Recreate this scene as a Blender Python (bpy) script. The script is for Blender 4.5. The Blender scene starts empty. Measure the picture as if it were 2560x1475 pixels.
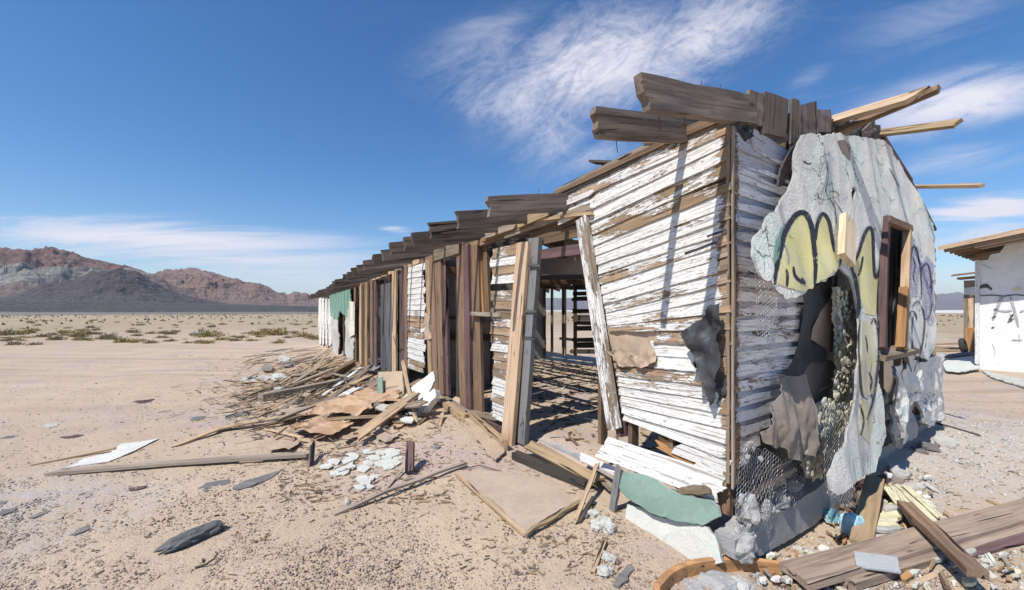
import bpy, math, random
import numpy as np
from mathutils import Vector, Matrix, noise
from mathutils.geometry import delaunay_2d_cdt

R = random.Random(11)
scn = bpy.context.scene
COL = scn.collection

# ------------------------------------------------------------------ camera
F, CX, HY, EYE = 995.6, 1280.0, 775.0, 1.75      # focal length, centre and horizon in photograph pixels; eye height
cam_d = bpy.data.cameras.new('camera')
cam_d.lens = 14.0
cam_d.sensor_width = 36.0
cam_d.shift_y = (HY - 737.5) / 2560.0
cam_d.clip_start = 0.05
cam_d.clip_end = 60000
cam = bpy.data.objects.new('camera', cam_d)
cam.location = (0, 0, EYE)
cam.rotation_euler = (math.radians(90), 0, 0)
COL.objects.link(cam)
scn.camera = cam

# ------------------------------------------------------------------ sun, sky
SUN_EL = math.radians(53)
SUN_AZ = Vector((-0.712, -0.702, 0)).normalized()          # horizontal direction towards the sun
to_sun = SUN_AZ * math.cos(SUN_EL) + Vector((0, 0, math.sin(SUN_EL)))
sun_d = bpy.data.lights.new('sun', 'SUN')
sun_d.energy = 4.6
sun_d.angle = math.radians(0.5)
sun_d.color = (1.0, 0.955, 0.89)
sun = bpy.data.objects.new('sun', sun_d)
sun.rotation_euler = to_sun.to_track_quat('Z', 'Y').to_euler()
sun.location = (-20, -18, 40)
COL.objects.link(sun)

scn.view_settings.view_transform = 'Standard'
scn.view_settings.look = 'None'
scn.view_settings.exposure = 0.25
scn.view_settings.gamma = 1.0
scn.view_settings.use_curve_mapping = False
scn.cycles.max_bounces = 6
scn.cycles.diffuse_bounces = 3
scn.cycles.volume_bounces = 0
scn.cycles.use_denoising = True


class NT:
    """small helper round a node tree"""
    def __init__(self, tree):
        self.t = tree

    def n(self, kind, inputs=None, **props):
        nd = self.t.nodes.new(kind)
        for k, v in props.items():
            setattr(nd, k, v)
        for k, v in (inputs or {}).items():
            if isinstance(v, bpy.types.NodeSocket):
                self.t.links.new(v, nd.inputs[k])
            else:
                nd.inputs[k].default_value = v
        return nd

    def math(self, op, a, b=0.0, c=0.0, clamp=False):
        return self.n('ShaderNodeMath', {0: a, 1: b, 2: c}, operation=op, use_clamp=clamp).outputs[0]

    def vmath(self, op, a, b=(0, 0, 0)):
        nd = self.n('ShaderNodeVectorMath', {0: a, 1: b}, operation=op)
        return nd.outputs['Vector']

    def scale(self, v, s):
        return self.vmath('MULTIPLY', v, s)

    def noise(self, vec, scale=1.0, detail=4.0, rough=0.55, dist=0.0, out='Fac'):
        return self.n('ShaderNodeTexNoise', {'Vector': vec, 'Scale': scale, 'Detail': detail, 'Roughness': rough,
                                             'Distortion': dist}).outputs[out]

    def step(self, x, a, b):
        """0 below a, 1 above b, smooth between"""
        return self.n('ShaderNodeMapRange', {'Value': x, 'From Min': a, 'From Max': b, 'To Min': 0.0, 'To Max': 1.0},
                      interpolation_type='SMOOTHSTEP').outputs['Result']

    def mix(self, f, a, b, blend='MIX'):
        nd = self.n('ShaderNodeMix', data_type='RGBA', blend_type=blend, clamp_factor=True)
        for s, v in ((nd.inputs[0], f), (nd.inputs[6], a), (nd.inputs[7], b)):
            if isinstance(v, bpy.types.NodeSocket):
                self.t.links.new(v, s)
            elif isinstance(v, (tuple, list)):
                s.default_value = tuple(v) + ((1.0,) if len(v) == 3 else ())
            else:
                s.default_value = v
        return nd.outputs[2]


world = bpy.data.worlds.new('World')
scn.world = world
world.use_nodes = True
w = NT(world.node_tree)
world.node_tree.nodes.clear()
sky = w.n('ShaderNodeTexSky', sky_type='NISHITA', sun_disc=False, sun_elevation=SUN_EL,
          sun_rotation=math.atan2(SUN_AZ.x, SUN_AZ.y), altitude=900, air_density=1.1, dust_density=0.3, ozone_density=3.6)
tc = w.n('ShaderNodeTexCoord').outputs['Generated']
sep = w.n('ShaderNodeSeparateXYZ', {0: tc})
dx, dy, dz = sep.outputs
ys = w.math('MAXIMUM', dy, 0.08)
ca = w.math('DIVIDE', dx, ys)
cb = w.math('DIVIDE', dz, ys)
flat = w.n('ShaderNodeCombineXYZ', {0: ca, 1: cb}).outputs[0]


def cloud(cx, cy, hx, hy, ang, soft=1.0):
    """soft elliptical patch of sky direction, x/y and z/y tangents"""
    rot = w.n('ShaderNodeMapping', {'Vector': flat, 'Location': (0, 0, 0)}, vector_type='TEXTURE')
    rot.inputs['Location'].default_value = (cx, cy, 0)
    rot.inputs['Rotation'].default_value = (0, 0, math.radians(ang))
    rot.inputs['Scale'].default_value = (hx, hy, 1)
    ln = w.n('ShaderNodeVectorMath', {0: rot.outputs[0]}, operation='LENGTH').outputs['Value']
    return w.step(ln, 1.0, 1.0 - soft)


def streak(ang, sx, sy, detail=7, rough=0.6, dist=0.6, seed=0.0):
    rot = w.n('ShaderNodeMapping', {'Vector': flat}, vector_type='TEXTURE')
    rot.inputs['Location'].default_value = (seed, seed * 0.7, 0)
    rot.inputs['Rotation'].default_value = (0, 0, math.radians(ang))
    rot.inputs['Scale'].default_value = (sx, sy, 1)
    return w.noise(rot.outputs[0], 1.0, detail, rough, dist)


def px_dir(px, py):
    return (px - CX) / F, (HY - py) / F


st1 = streak(27, 0.24, 0.125, 10, 0.72, 1.6, 3.3)
st1b = streak(24, 0.055, 0.022, 7, 0.66, 1.2, 1.7)
st2 = streak(14, 0.5, 0.085, 9, 0.68, 1.0, 8.1)
st3 = streak(2, 0.5, 0.04, 9, 0.68, 0.9, 5.2)
fine = w.math('ADD', w.math('MULTIPLY', st1, 0.72), w.math('MULTIPLY', st1b, 0.28))


def patches(lst):
    acc = None
    for px, py, hx, hy, ang, k in lst:
        c = w.math('MULTIPLY', cloud(px_dir(px, py)[0], px_dir(px, py)[1], hx, hy, ang), k)
        acc = c if acc is None else w.math('MAXIMUM', acc, c)
    return acc


m1 = patches([(1480, 165, 0.46, 0.22, 22, 1.0), (1750, 90, 0.46, 0.17, 30, 0.85), (1300, 250, 0.30, 0.15, -8, 0.72),
              (1380, 330, 0.20, 0.17, 60, 0.62), (1210, 120, 0.30, 0.14, 20, 0.45), (1480, 390, 0.25, 0.06, 18, 0.45)])
m2 = patches([(2420, 250, 0.50, 0.11, 12, 0.95), (2480, 190, 0.30, 0.06, 10, 0.5), (2400, 400, 0.30, 0.06, 10, 0.5),
              (2030, 190, 0.10, 0.04, 24, 0.3), (2350, 40, 0.4, 0.12, 20, 0.25), (-900, 300, 0.8, 0.12, 12, 0.4), (1230, 60, 0.25, 0.06, 20, 0.35)])
m3 = patches([(380, 600, 0.85, 0.085, -2, 1.0), (560, 640, 0.75, 0.07, -3, 0.8), (985, 572, 0.075, 0.022, -8, 0.75), (150, 560, 0.5, 0.05, -2, 0.6),
              (700, 690, 0.6, 0.06, -2, 0.7), (2480, 520, 0.32, 0.055, 7, 1.25), (2450, 590, 0.40, 0.06, 5, 0.85), (2400, 690, 0.5, 0.06, 0, 0.5),
              (-700, 560, 0.9, 0.1, 0, 0.8)])
c1 = w.math('MULTIPLY', m1, w.step(w.math('ADD', fine, w.math('MULTIPLY', m1, 0.22)), 0.39, 0.84))
c2 = w.math('MULTIPLY', m2, w.step(w.math('ADD', st2, w.math('MULTIPLY', m2, 0.22)), 0.38, 0.78))
c3 = w.math('MULTIPLY', m3, w.step(w.math('ADD', st3, w.math('MULTIPLY', m3, 0.2)), 0.42, 0.76))
thin = w.math('MULTIPLY', w.step(st2, 0.52, 0.8), w.math('MULTIPLY', w.step(ca, -0.6, 0.5), 0.14))
fac = w.math('MAXIMUM', w.math('MAXIMUM', w.math('MULTIPLY', c1, 1.08), w.math('MULTIPLY', c2, 1.1)), w.math('MAXIMUM', w.math('MULTIPLY', c3, 1.1), thin))
fac = w.math('MULTIPLY', w.math('MINIMUM', fac, 0.95), w.step(dz, -0.02, 0.03))
hs = w.n('ShaderNodeHueSaturation', {'Saturation': 1.26, 'Value': 1.2, 'Hue': 0.503, 'Color': sky.outputs[0]})
skyc = w.mix(fac, hs.outputs[0], (7.6, 7.45, 8.2))
bg = w.n('ShaderNodeBackground', {'Color': skyc, 'Strength': 0.1})
w.n('ShaderNodeOutputWorld', {'Surface': bg.outputs[0]})

# ------------------------------------------------------------------ geometry helpers
C = Vector((1.565, 2.85, 0.0))                       # near corner of the building
dL = Vector((-0.5457, 0.8380, 0.0))                  # along the long wall, away from the camera
dR = Vector((0.8380, 0.5457, 0.0))                   # along the gable wall, to the right
nL, nR = -dR, -dL                                    # outward normals
UP = Vector((0, 0, 1))
EYEV = Vector((0, 0, EYE))


def ray(px, py):
    return Vector(((px - CX) / F, 1.0, (HY - py) / F))


def on_plane(px, py, p0, n):
    d = ray(px, py)
    return EYEV + d * ((p0 - EYEV).dot(n) / d.dot(n))


def onL(px, py, o=0.0):
    return on_plane(px, py, C + nL * o, nL)


def onR(px, py, o=0.0):
    return on_plane(px, py, C + nR * o, nR)


def Lw(t, z, o=0.0):
    return C + dL * t + nL * o + UP * z


def Rw(s, z, o=0.0):
    return C + dR * s + nR * o + UP * z


def tz(p):
    return (p - C).dot(dL), p.z


def sz(p):
    return (p - C).dot(dR), p.z


_ph = np.random.RandomState(5).rand(40) * 6.28


def gz(x, y):
    """ground height, works on numbers and arrays"""
    r2 = (x - C.x) * 0 + x * x + y * y
    h = 0.0
    k = 0
    for fr, am in ((0.35, 0.045), (0.9, 0.022), (2.1, 0.010), (4.7, 0.005)):
        for a in (0.4, 1.7, 2.9):
            h = h + am * 0.5 * np.sin(fr * (x * math.cos(a) + y * math.sin(a)) + _ph[k])
            k += 1
    s = (x - C.x) * dR.x + (y - C.y) * dR.y
    t = (x - C.x) * dL.x + (y - C.y) * dL.y
    h = h * np.clip(1.2 - np.sqrt(r2) / 60, 0.15, 1)
    h = h - 0.13 * np.exp(-((s - 0.9) ** 2 / 2.2 + (t + 0.15) ** 2 / 0.5))
    h = h + 0.10 * np.exp(-((s - 5.6) ** 2 / 2.0 + (t + 0.2) ** 2 / 2.0))
    inside = 1 / (1 + np.exp(-(s - 0.12) * 22)) / (1 + np.exp((s - 5.6) * 8)) / (1 + np.exp(-(t - 0.25) * 14)) / (1 + np.exp((t - 20) * 4))
    h = h + 0.13 * inside
    h = h + 0.10 * np.exp(-((s + 0.5) ** 2 / 0.5 + (t - 4.6) ** 2 / 3.0))
    return h


def onG(px, py, dz=0.0):
    z = 0.0
    for _ in range(5):
        p = on_plane(px, py, Vector((0, 0, z)), UP)
        z = float(gz(p.x, p.y)) + dz
    p = on_plane(px, py, Vector((0, 0, z)), UP)
    return p


WM = {}                                              # world matrices of what was linked


def link(name, me, M=None, parent=None, mat=None):
    o = bpy.data.objects.new(name, me)
    COL.objects.link(o)
    M = M or Matrix()
    WM[o.name] = M.copy()
    if parent is not None:
        o.parent = parent
        o.matrix_parent_inverse = WM[parent.name].inverted()
    o.matrix_basis = M
    if mat is not None and me is not None and len(me.materials) == 0:
        me.materials.append(mat)
    return o


def empty(name, loc):
    o = link(name, None, Matrix.Translation(loc))
    o.empty_display_size = 0.2
    return o


def tag(o, label, cat, group=None):
    o['label'] = label
    o['category'] = cat
    if group:
        o['group'] = group
    return o


def frame(A, B, up):
    X = (B - A).normalized()
    Y = up.cross(X)
    if Y.length < 1e-4:
        Y = Vector((0, 1, 0)).cross(X)
    Y.normalize()
    Z = X.cross(Y)
    M = Matrix((X, Y, Z)).transposed().to_4x4()
    M.translation = (A + B) * 0.5
    return M


def plank(name, A, B, w, th, mat, up=UP, parent=None, nx=5, ny=2, rag=0.012, bend=0.0, wt=1.0, jit=0.0025, paint=None,
          bareA=0.0, bareB=0.0, skewA=0.0, skewB=0.0, twist=0.0, round_=0.0, pile=0.0):
    """a board: uneven ends, slight bend and taper; X runs along the grain"""
    A, B = Vector(A), Vector(B)
    L = (B - A).length
    M = frame(A, B, up)
    xs = [i / nx for i in range(nx + 1)]
    if bareA:
        xs += [bareA / L, bareA / L + 0.004]
    if bareB:
        xs += [1 - bareB / L, 1 - bareB / L - 0.004]
    xs = sorted(set(x for x in xs if 0 <= x <= 1))
    n = len(xs)
    eA = [R.uniform(-rag, rag) + skewA * (j / ny - 0.5) for j in range(ny + 1)]
    eB = [R.uniform(-rag, rag) + skewB * (j / ny - 0.5) for j in range(ny + 1)]
    ph = R.uniform(0, 50)
    vs, bare = [], []
    for side in (1, -1):
        for i, u in enumerate(xs):
            wi = w * (1 + (wt - 1) * u)
            for j in range(ny + 1):
                x = (u - 0.5) * L
                if i == 0:
                    x += eA[j]
                if i == n - 1:
                    x += eB[j]
                y = (j / ny - 0.5) * wi + jit * 1.5 * noise.noise((u * 4 + ph, j * 9.0, 1))
                z = side * th * 0.5 * (1 - round_ * abs(j / ny * 2 - 1) ** 2) + bend * (1 - (2 * u - 1) ** 2) + jit * 1.5 * noise.noise((u * 3 + ph, j * 2.0, 7))
                if twist:
                    a = twist * (u - 0.5)
                    y, z = y * math.cos(a) - z * math.sin(a), y * math.sin(a) + z * math.cos(a)
                vs.append((x, y, z))
                bare.append(1.0 if (bareA and u * L < bareA - 1e-6) or (bareB and u * L > L - bareB + 1e-6) else 0.0)
    q = ny + 1
    N = n * q
    fs = []
    for i in range(n - 1):
        for j in range(ny):
            a = i * q + j
            fs.append((a, a + q, a + q + 1, a + 1))
            fs.append((N + a, N + a + 1, N + a + q + 1, N + a + q))
        a = i * q
        fs.append((a, N + a, N + a + q, a + q))
        a = i * q + ny
        fs.append((a, a + q, N + a + q, N + a))
    for j in range(ny):
        fs.append((j, j + 1, N + j + 1, N + j))
        a = (n - 1) * q + j
        fs.append((a, N + a, N + a + 1, a + 1))
    me = bpy.data.meshes.new(name)
    me.from_pydata(vs, [], fs)
    if bareA or bareB:
        at = me.attributes.new('bare', 'FLOAT', 'POINT')
        at.data.foreach_set('value', bare)
    o = link(name, me, M, parent, mat)
    if paint is not None:
        o['paint'] = float(paint)
    return o


def resample(poly, step, amp, seed, hole=False):
    """outline with a broken edge"""
    out = []
    n = len(poly)
    for i in range(n):
        a, b = Vector(poly[i]), Vector(poly[(i + 1) % n])
        d = b - a
        L = d.length
        if L < 1e-6:
            continue
        k = max(1, int(round(L / step)))
        nn = Vector((-d.y, d.x)) / L
        for j in range(k):
            p = a + d * (j / k)
            wv = 0.0 if (j == 0 and amp < 0) else abs(amp) * (noise.noise((p.x * 6 + seed, p.y * 6, seed)) + 0.7 * noise.noise((p.x * 21 + seed, p.y * 21, seed * 2)) + 0.5 * noise.noise((p.x * 55, p.y * 55, seed)))
            out.append(p + nn * wv)
    return out


def inside_poly(px, py, poly):
    c = np.zeros(len(px), bool)
    n = len(poly)
    j = n - 1
    for i in range(n):
        xi, yi = poly[i]
        xj, yj = poly[j]
        if yi != yj:
            c ^= ((yi > py) != (yj > py)) & (px < (xj - xi) * (py - yi) / (yj - yi) + xi)
        j = i
    return c


def sheet(name, poly, mapf, th, mat, parent=None, spacing=0.06, off=None, edge=0.01, holes=(), seed=1.0, smooth=True, back=None):
    """a broken sheet with real thickness: outline poly (2-D), mapf(a, b, o) gives the world point at offset o"""
    outer = resample(poly, min(spacing, 0.05), edge, seed)
    hs_ = [resample(h, min(spacing, 0.05), edge * 0.7, seed + 3) for h in holes]
    pts, edges = [], []
    for lp in [outer] + hs_:
        b = len(pts)
        pts += [Vector((p[0], p[1])) for p in lp]
        edges += [(b + i, b + (i + 1) % len(lp)) for i in range(len(lp))]
    P = np.array([(p[0], p[1]) for p in outer])
    x0, y0 = P.min(0)
    x1, y1 = P.max(0)
    rs = np.random.RandomState(int(seed * 97) % 9999)
    gx, gy = np.meshgrid(np.arange(x0, x1, spacing), np.arange(y0, y1, spacing))
    gx = (gx + (rs.rand(*gx.shape) - 0.5) * spacing * 0.6).ravel()
    gy = (gy + (rs.rand(*gy.shape) - 0.5) * spacing * 0.6).ravel()
    ok = inside_poly(gx, gy, outer)
    for h in hs_:
        ok &= ~inside_poly(gx, gy, h)
    pts += [Vector((a, b)) for a, b in zip(gx[ok], gy[ok])]
    vo, _, fo, _, _, _ = delaunay_2d_cdt(pts, edges, [], 0, 1e-5)
    V2 = np.array([(v[0], v[1]) for v in vo])
    T = np.array([f for f in fo if len(f) == 3])
    ce = V2[T].mean(1)
    ok = inside_poly(ce[:, 0], ce[:, 1], outer)
    for h in hs_:
        ok &= ~inside_poly(ce[:, 0], ce[:, 1], h)
    T = T[ok]
    n = len(V2)
    fr = [mapf(a, b, (off(a, b) if off else 0.0)) for a, b in V2]
    bk = [mapf(a, b, (off(a, b) if off else 0.0) - th) for a, b in V2]
    # orient the front faces towards growing offset
    a, b, c = (fr[i] for i in T[0])
    flip = (b - a).cross(c - a).dot(fr[T[0][0]] - bk[T[0][0]]) < 0
    if flip:
        T = T[:, ::-1]
    e = {}
    for t in T:
        for i in range(3):
            k = (t[i], t[(i + 1) % 3])
            e[k] = 1
    bd = [k for k in e if (k[1], k[0]) not in e]
    fs = [tuple(t) for t in T] + [tuple(x + n for x in t[::-1]) for t in T] + [(k[1], k[0], k[0] + n, k[1] + n) for k in bd]
    org = sum(fr, Vector()) / n
    me = bpy.data.meshes.new(name)
    me.from_pydata([v - org for v in fr] + [v - org for v in bk], [], [tuple(int(x) for x in f) for f in fs])
    used = np.zeros(2 * n, bool)
    for f in fs:
        for x in f:
            used[x] = True
    if smooth:
        sm = np.zeros(len(me.polygons), bool)
        sm[:2 * len(T)] = True
        me.polygons.foreach_set('use_smooth', sm)
        bset = set()
        for k in bd:
            bset.add((min(k), max(k)))
            bset.add((min(k) + n, max(k) + n))
        ev = np.zeros(len(me.edges) * 2, np.int32)
        me.edges.foreach_get('vertices', ev)
        ev = np.sort(ev.reshape(-1, 2), 1)
        sh = np.array([(int(a_), int(b_)) in bset for a_, b_ in ev])
        me.attributes.new('sharp_edge', 'BOOLEAN', 'EDGE').data.foreach_set('value', sh)
    if not used.all():
        import bmesh
        bm = bmesh.new()
        bm.from_mesh(me)
        bmesh.ops.delete(bm, geom=[v for v in bm.verts if not v.link_faces], context='VERTS')
        bm.to_mesh(me)
        bm.free()
    if back is not None:
        me.materials.append(mat)
        me.materials.append(back)
        mi = np.zeros(len(me.polygons), np.int32)
        mi[len(T):] = 1
        me.polygons.foreach_set('material_index', mi)
    return link(name, me, Matrix.Translation(org), parent, mat)


def lump(name, loc, size, mat, parent=None, seed=0.0, sub=2, amp=0.35, rot=0.0, fr=1.6, M=None):
    """an uneven stone-like lump, flat facets"""
    import bmesh
    bm = bmesh.new()
    bmesh.ops.create_icosphere(bm, subdivisions=sub, radius=1.0)
    for v in bm.verts:
        d = v.co.normalized()
        k = 1 + amp * (noise.noise(d * fr + Vector((seed, seed * 2, 0))) + 0.5 * noise.noise(d * fr * 2.7 + Vector((seed, 0, 5))))
        v.co = Vector((d.x * size[0], d.y * size[1], d.z * size[2])) * k
    me = bpy.data.meshes.new(name)
    bm.to_mesh(me)
    bm.free()
    MM = M if M is not None else Matrix.Translation(loc) @ Matrix.Rotation(rot, 4, 'Z')
    return link(name, me, MM, parent, mat)


def tube(name, pts, r, mat, parent=None, sides=5, taper=1.0):
    """a round rod through points"""
    pts = [Vector(p) for p in pts]
    org = pts[0].copy()
    vs, fs = [], []
    n = len(pts)
    for i, p in enumerate(pts):
        d = (pts[min(i + 1, n - 1)] - pts[max(i - 1, 0)]).normalized()
        a = d.cross(UP if abs(d.z) < 0.9 else Vector((1, 0, 0))).normalized()
        b = d.cross(a)
        rr = r * (1 + (taper - 1) * i / (n - 1))
        for k in range(sides):
            an = 2 * math.pi * k / sides
            vs.append(p - org + (a * math.cos(an) + b * math.sin(an)) * rr)
    for i in range(n - 1):
        for k in range(sides):
            a = i * sides + k
            b = i * sides + (k + 1) % sides
            fs.append((a, b, b + sides, a + sides))
    fs.append(tuple(range(sides))[::-1])
    fs.append(tuple((n - 1) * sides + k for k in range(sides)))
    me = bpy.data.meshes.new(name)
    me.from_pydata(vs, [], fs)
    return link(name, me, Matrix.Translation(org), parent, mat)


# ------------------------------------------------------------------ materials
def new_mat(name, rough=0.85):
    m = bpy.data.materials.new(name)
    m.use_nodes = True
    t = NT(m.node_tree)
    b = m.node_tree.nodes['Principled BSDF']
    b.inputs['Roughness'].default_value = rough
    b.inputs['Specular IOR Level'].default_value = 0.25
    return m, t, b


def set_in(t, b, key, v):
    if isinstance(v, bpy.types.NodeSocket):
        t.t.links.new(v, b.inputs[key])
    else:
        b.inputs[key].default_value = v


def obj_coords(t, spread=60.0):
    oc = t.n('ShaderNodeTexCoord').outputs['Object']
    rnd = t.n('ShaderNodeObjectInfo').outputs['Random']
    return t.vmath('ADD', oc, t.n('ShaderNodeCombineXYZ', {0: t.math('MULTIPLY', rnd, spread), 1: t.math('MULTIPLY', rnd, spread * 1.7), 2: t.math('MULTIPLY', rnd, spread * 0.6)}).outputs[0]), rnd


def wood(name, a, b_, dark, paint=None, pcol=(0.66, 0.645, 0.61), val=(0.72, 1.2), var=0.5):
    m, t, bs = new_mat(name, 0.88)
    v, rnd = obj_coords(t)
    g1 = t.noise(t.scale(v, (1.3, 26, 26)), 1.0, 6, 0.6, 0.4)
    g2 = t.noise(t.scale(v, (3.0, 130, 130)), 1.0, 3, 0.6)
    big = t.noise(t.scale(v, (1.6, 5, 5)), 1.0, 4, 0.6)
    col = t.mix(t.step(big, 0.35, 0.66), a, b_)
    col = t.mix(t.math('MULTIPLY', t.step(g1, 0.44, 0.72), 0.75), col, dark)
    col = t.mix(t.math('MULTIPLY', t.step(g2, 0.52, 0.74), 0.55), col, dark)
    if paint is not None:
        col = t.mix(t.step(t.n('ShaderNodeMath', {0: rnd, 1: 7.31}, operation='MULTIPLY').outputs[0] if False else t.math('FRACT', t.math('MULTIPLY', rnd, 7.31)), 0.45, 0.75), col, t.mix(t.step(g1, 0.4, 0.65), tuple(x * y for x, y in zip(a, (0.72, 0.78, 0.92))), dark))
    crack = t.step(t.noise(t.scale(v, (0.9, 20, 20)), 1.0, 3, 0.5, 0.8), 0.63, 0.67)
    col = t.mix(crack, col, tuple(x * 0.25 for x in dark))
    # knots and nail rust
    vor = t.n('ShaderNodeTexVoronoi', {'Vector': t.scale(v, (2.2, 7, 7)), 'Scale': 1.0}).outputs['Distance']
    col = t.mix(t.math('MULTIPLY', t.step(vor, 0.12, 0.05), 0.7), col, tuple(x * 0.45 for x in dark))
    vv = t.math('ADD', t.math('MULTIPLY', rnd, val[1] - val[0]), val[0])
    col = t.mix(1.0, col, t.n('ShaderNodeCombineColor', {0: vv, 1: vv, 2: t.math('MULTIPLY', vv, t.math('ADD', 0.93, t.math('MULTIPLY', rnd, 0.12)))}).outputs[0], 'MULTIPLY')
    hgt = t.math('ADD', t.math('MULTIPLY', g1, -0.6), t.math('ADD', t.math('MULTIPLY', g2, -0.35), t.math('MULTIPLY', crack, -1.2)))
    if paint is not None:
        pa = t.n('ShaderNodeAttribute', attribute_type='OBJECT', attribute_name='paint').outputs['Fac']
        ba = t.n('ShaderNodeAttribute', attribute_type='GEOMETRY', attribute_name='bare').outputs['Fac']
        n1 = t.noise(t.scale(v, (2.6, 11, 11)), 1.0, 3, 0.55, 0.5)
        n2 = t.noise(t.scale(v, (11, 70, 70)), 1.0, 4, 0.65, 0.3)
        n3 = t.noise(t.scale(v, (1.1, 2.4, 2.4)), 1.0, 2, 0.5)
        s = t.math('ADD', t.math('MULTIPLY', n1, 0.40), t.math('ADD', t.math('MULTIPLY', n2, 0.46), t.math('MULTIPLY', n3, 0.31)))
        s = t.math('ADD', s, t.math('MULTIPLY', t.math('SUBTRACT', pa, 0.5), 0.52))
        s = t.math('SUBTRACT', s, t.math('MULTIPLY', ba, 0.26))
        mk = t.step(s, 0.505, 0.53)
        edge_ = t.math('MULTIPLY', t.step(s, 0.47, 0.515), t.math('SUBTRACT', 1.0, mk))
        col = t.mix(t.math('MULTIPLY', edge_, 0.55), col, tuple(x * 0.5 for x in dark))
        pn = t.noise(t.scale(v, (4, 30, 30)), 1.0, 5, 0.65)
        pc = t.mix(t.math('MULTIPLY', t.step(pn, 0.52, 0.75), 0.55), pcol, tuple(x * y for x, y in zip(pcol, (0.72, 0.70, 0.66))))
        col = t.mix(mk, col, pc)
        crk = t.math('MULTIPLY', t.math('MAXIMUM', t.step(n2, 0.575, 0.63), t.step(t.noise(t.scale(v, (1.6, 48, 48)), 1.0, 4, 0.6), 0.58, 0.63)), 0.72)
        col = t.mix(crk, col, (0.20, 0.165, 0.135))
        oc2 = t.n('ShaderNodeSeparateXYZ', {0: t.n('ShaderNodeTexCoord').outputs['Object']}).outputs[1]
        wob = t.noise(t.scale(v, (2.2, 0.5, 0.5)), 1.0, 5, 0.6)
        ln = t.math('ABSOLUTE', t.math('ADD', oc2, t.math('MULTIPLY', t.math('SUBTRACT', wob, 0.5), 0.035)))
        split = t.math('MULTIPLY', t.step(ln, 0.0024, 0.0012), t.step(t.noise(t.scale(v, (1.5, 1, 1)), 1.0, 2), 0.44, 0.54))
        col = t.mix(t.math('MULTIPLY', split, 0.85), col, (0.10, 0.08, 0.065))
        hgt = t.math('ADD', t.math('MULTIPLY', hgt, t.math('SUBTRACT', 1.0, t.math('MULTIPLY', mk, 0.6))), t.math('MULTIPLY', mk, 0.9))
    set_in(t, bs, 'Base Color', col)
    bp = t.n('ShaderNodeBump', {'Height': hgt, 'Strength': 0.8, 'Distance': 0.008})
    set_in(t, bs, 'Normal', bp.outputs[0])
    return m


M_ = {}
M_['grey'] = wood('weathered_grey_wood', (0.36, 0.29, 0.22), (0.29, 0.235, 0.18), (0.13, 0.10, 0.075))
M_['greyb'] = wood('split_grey_brown_timber', (0.37, 0.285, 0.215), (0.29, 0.22, 0.165), (0.11, 0.08, 0.06))
M_['brown'] = wood('weathered_brown_wood', (0.27, 0.175, 0.11), (0.20, 0.135, 0.09), (0.08, 0.053, 0.036))
M_['dark'] = wood('dark_old_wood', (0.105, 0.088, 0.073), (0.075, 0.066, 0.058), (0.03, 0.026, 0.022))
M_['rafter'] = wood('rafter_wood', (0.22, 0.17, 0.13), (0.15, 0.125, 0.105), (0.055, 0.043, 0.035))
M_['tan'] = wood('tan_wood', (0.55, 0.40, 0.25), (0.46, 0.33, 0.21), (0.22, 0.14, 0.08))
M_['pale'] = wood('pale_new_wood', (0.56, 0.41, 0.27), (0.48, 0.34, 0.215), (0.27, 0.17, 0.09))
M_['palest'] = wood('fresh_pale_wood', (0.66, 0.55, 0.38), (0.60, 0.49, 0.33), (0.40, 0.29, 0.17))
M_['orange'] = wood('orange_split_wood', (0.50, 0.27, 0.12), (0.40, 0.22, 0.10), (0.19, 0.10, 0.05))
M_['char'] = wood('charred_wood', (0.10, 0.10, 0.10), (0.15, 0.145, 0.14), (0.03, 0.03, 0.03))
M_['white_shaded'] = wood('dirty_shaded_white_paint', (0.30, 0.22, 0.15), (0.24, 0.17, 0.12), (0.11, 0.08, 0.055), paint=1, pcol=(0.50, 0.50, 0.53))  # gable clapboard white: wall shade worked into the grey, plus dirt
M_['white'] = wood('peeling_white_paint', (0.42, 0.29, 0.18), (0.34, 0.225, 0.135), (0.15, 0.10, 0.065), paint=1)
M_['postw'] = wood('half_bare_white_paint', (0.50, 0.37, 0.24), (0.43, 0.31, 0.19), (0.19, 0.13, 0.08), paint=1, pcol=(0.70, 0.69, 0.66))
M_['greyp'] = wood('peeling_grey_paint', (0.055, 0.05, 0.045), (0.075, 0.066, 0.06), (0.022, 0.02, 0.018), paint=1, pcol=(0.20, 0.20, 0.20))
M_['vgrey'] = wood('stained_verge_wood', (0.24, 0.19, 0.165), (0.17, 0.135, 0.115), (0.075, 0.06, 0.055))
M_['maroon'] = wood('maroon_stained_wood', (0.17, 0.10, 0.10), (0.13, 0.085, 0.08), (0.05, 0.035, 0.035))
M_['yellow'] = wood('yellow_painted_lath', (0.5, 0.38, 0.24), (0.45, 0.34, 0.2), (0.2, 0.15, 0.09), paint=1, pcol=(0.66, 0.61, 0.42))


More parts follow.
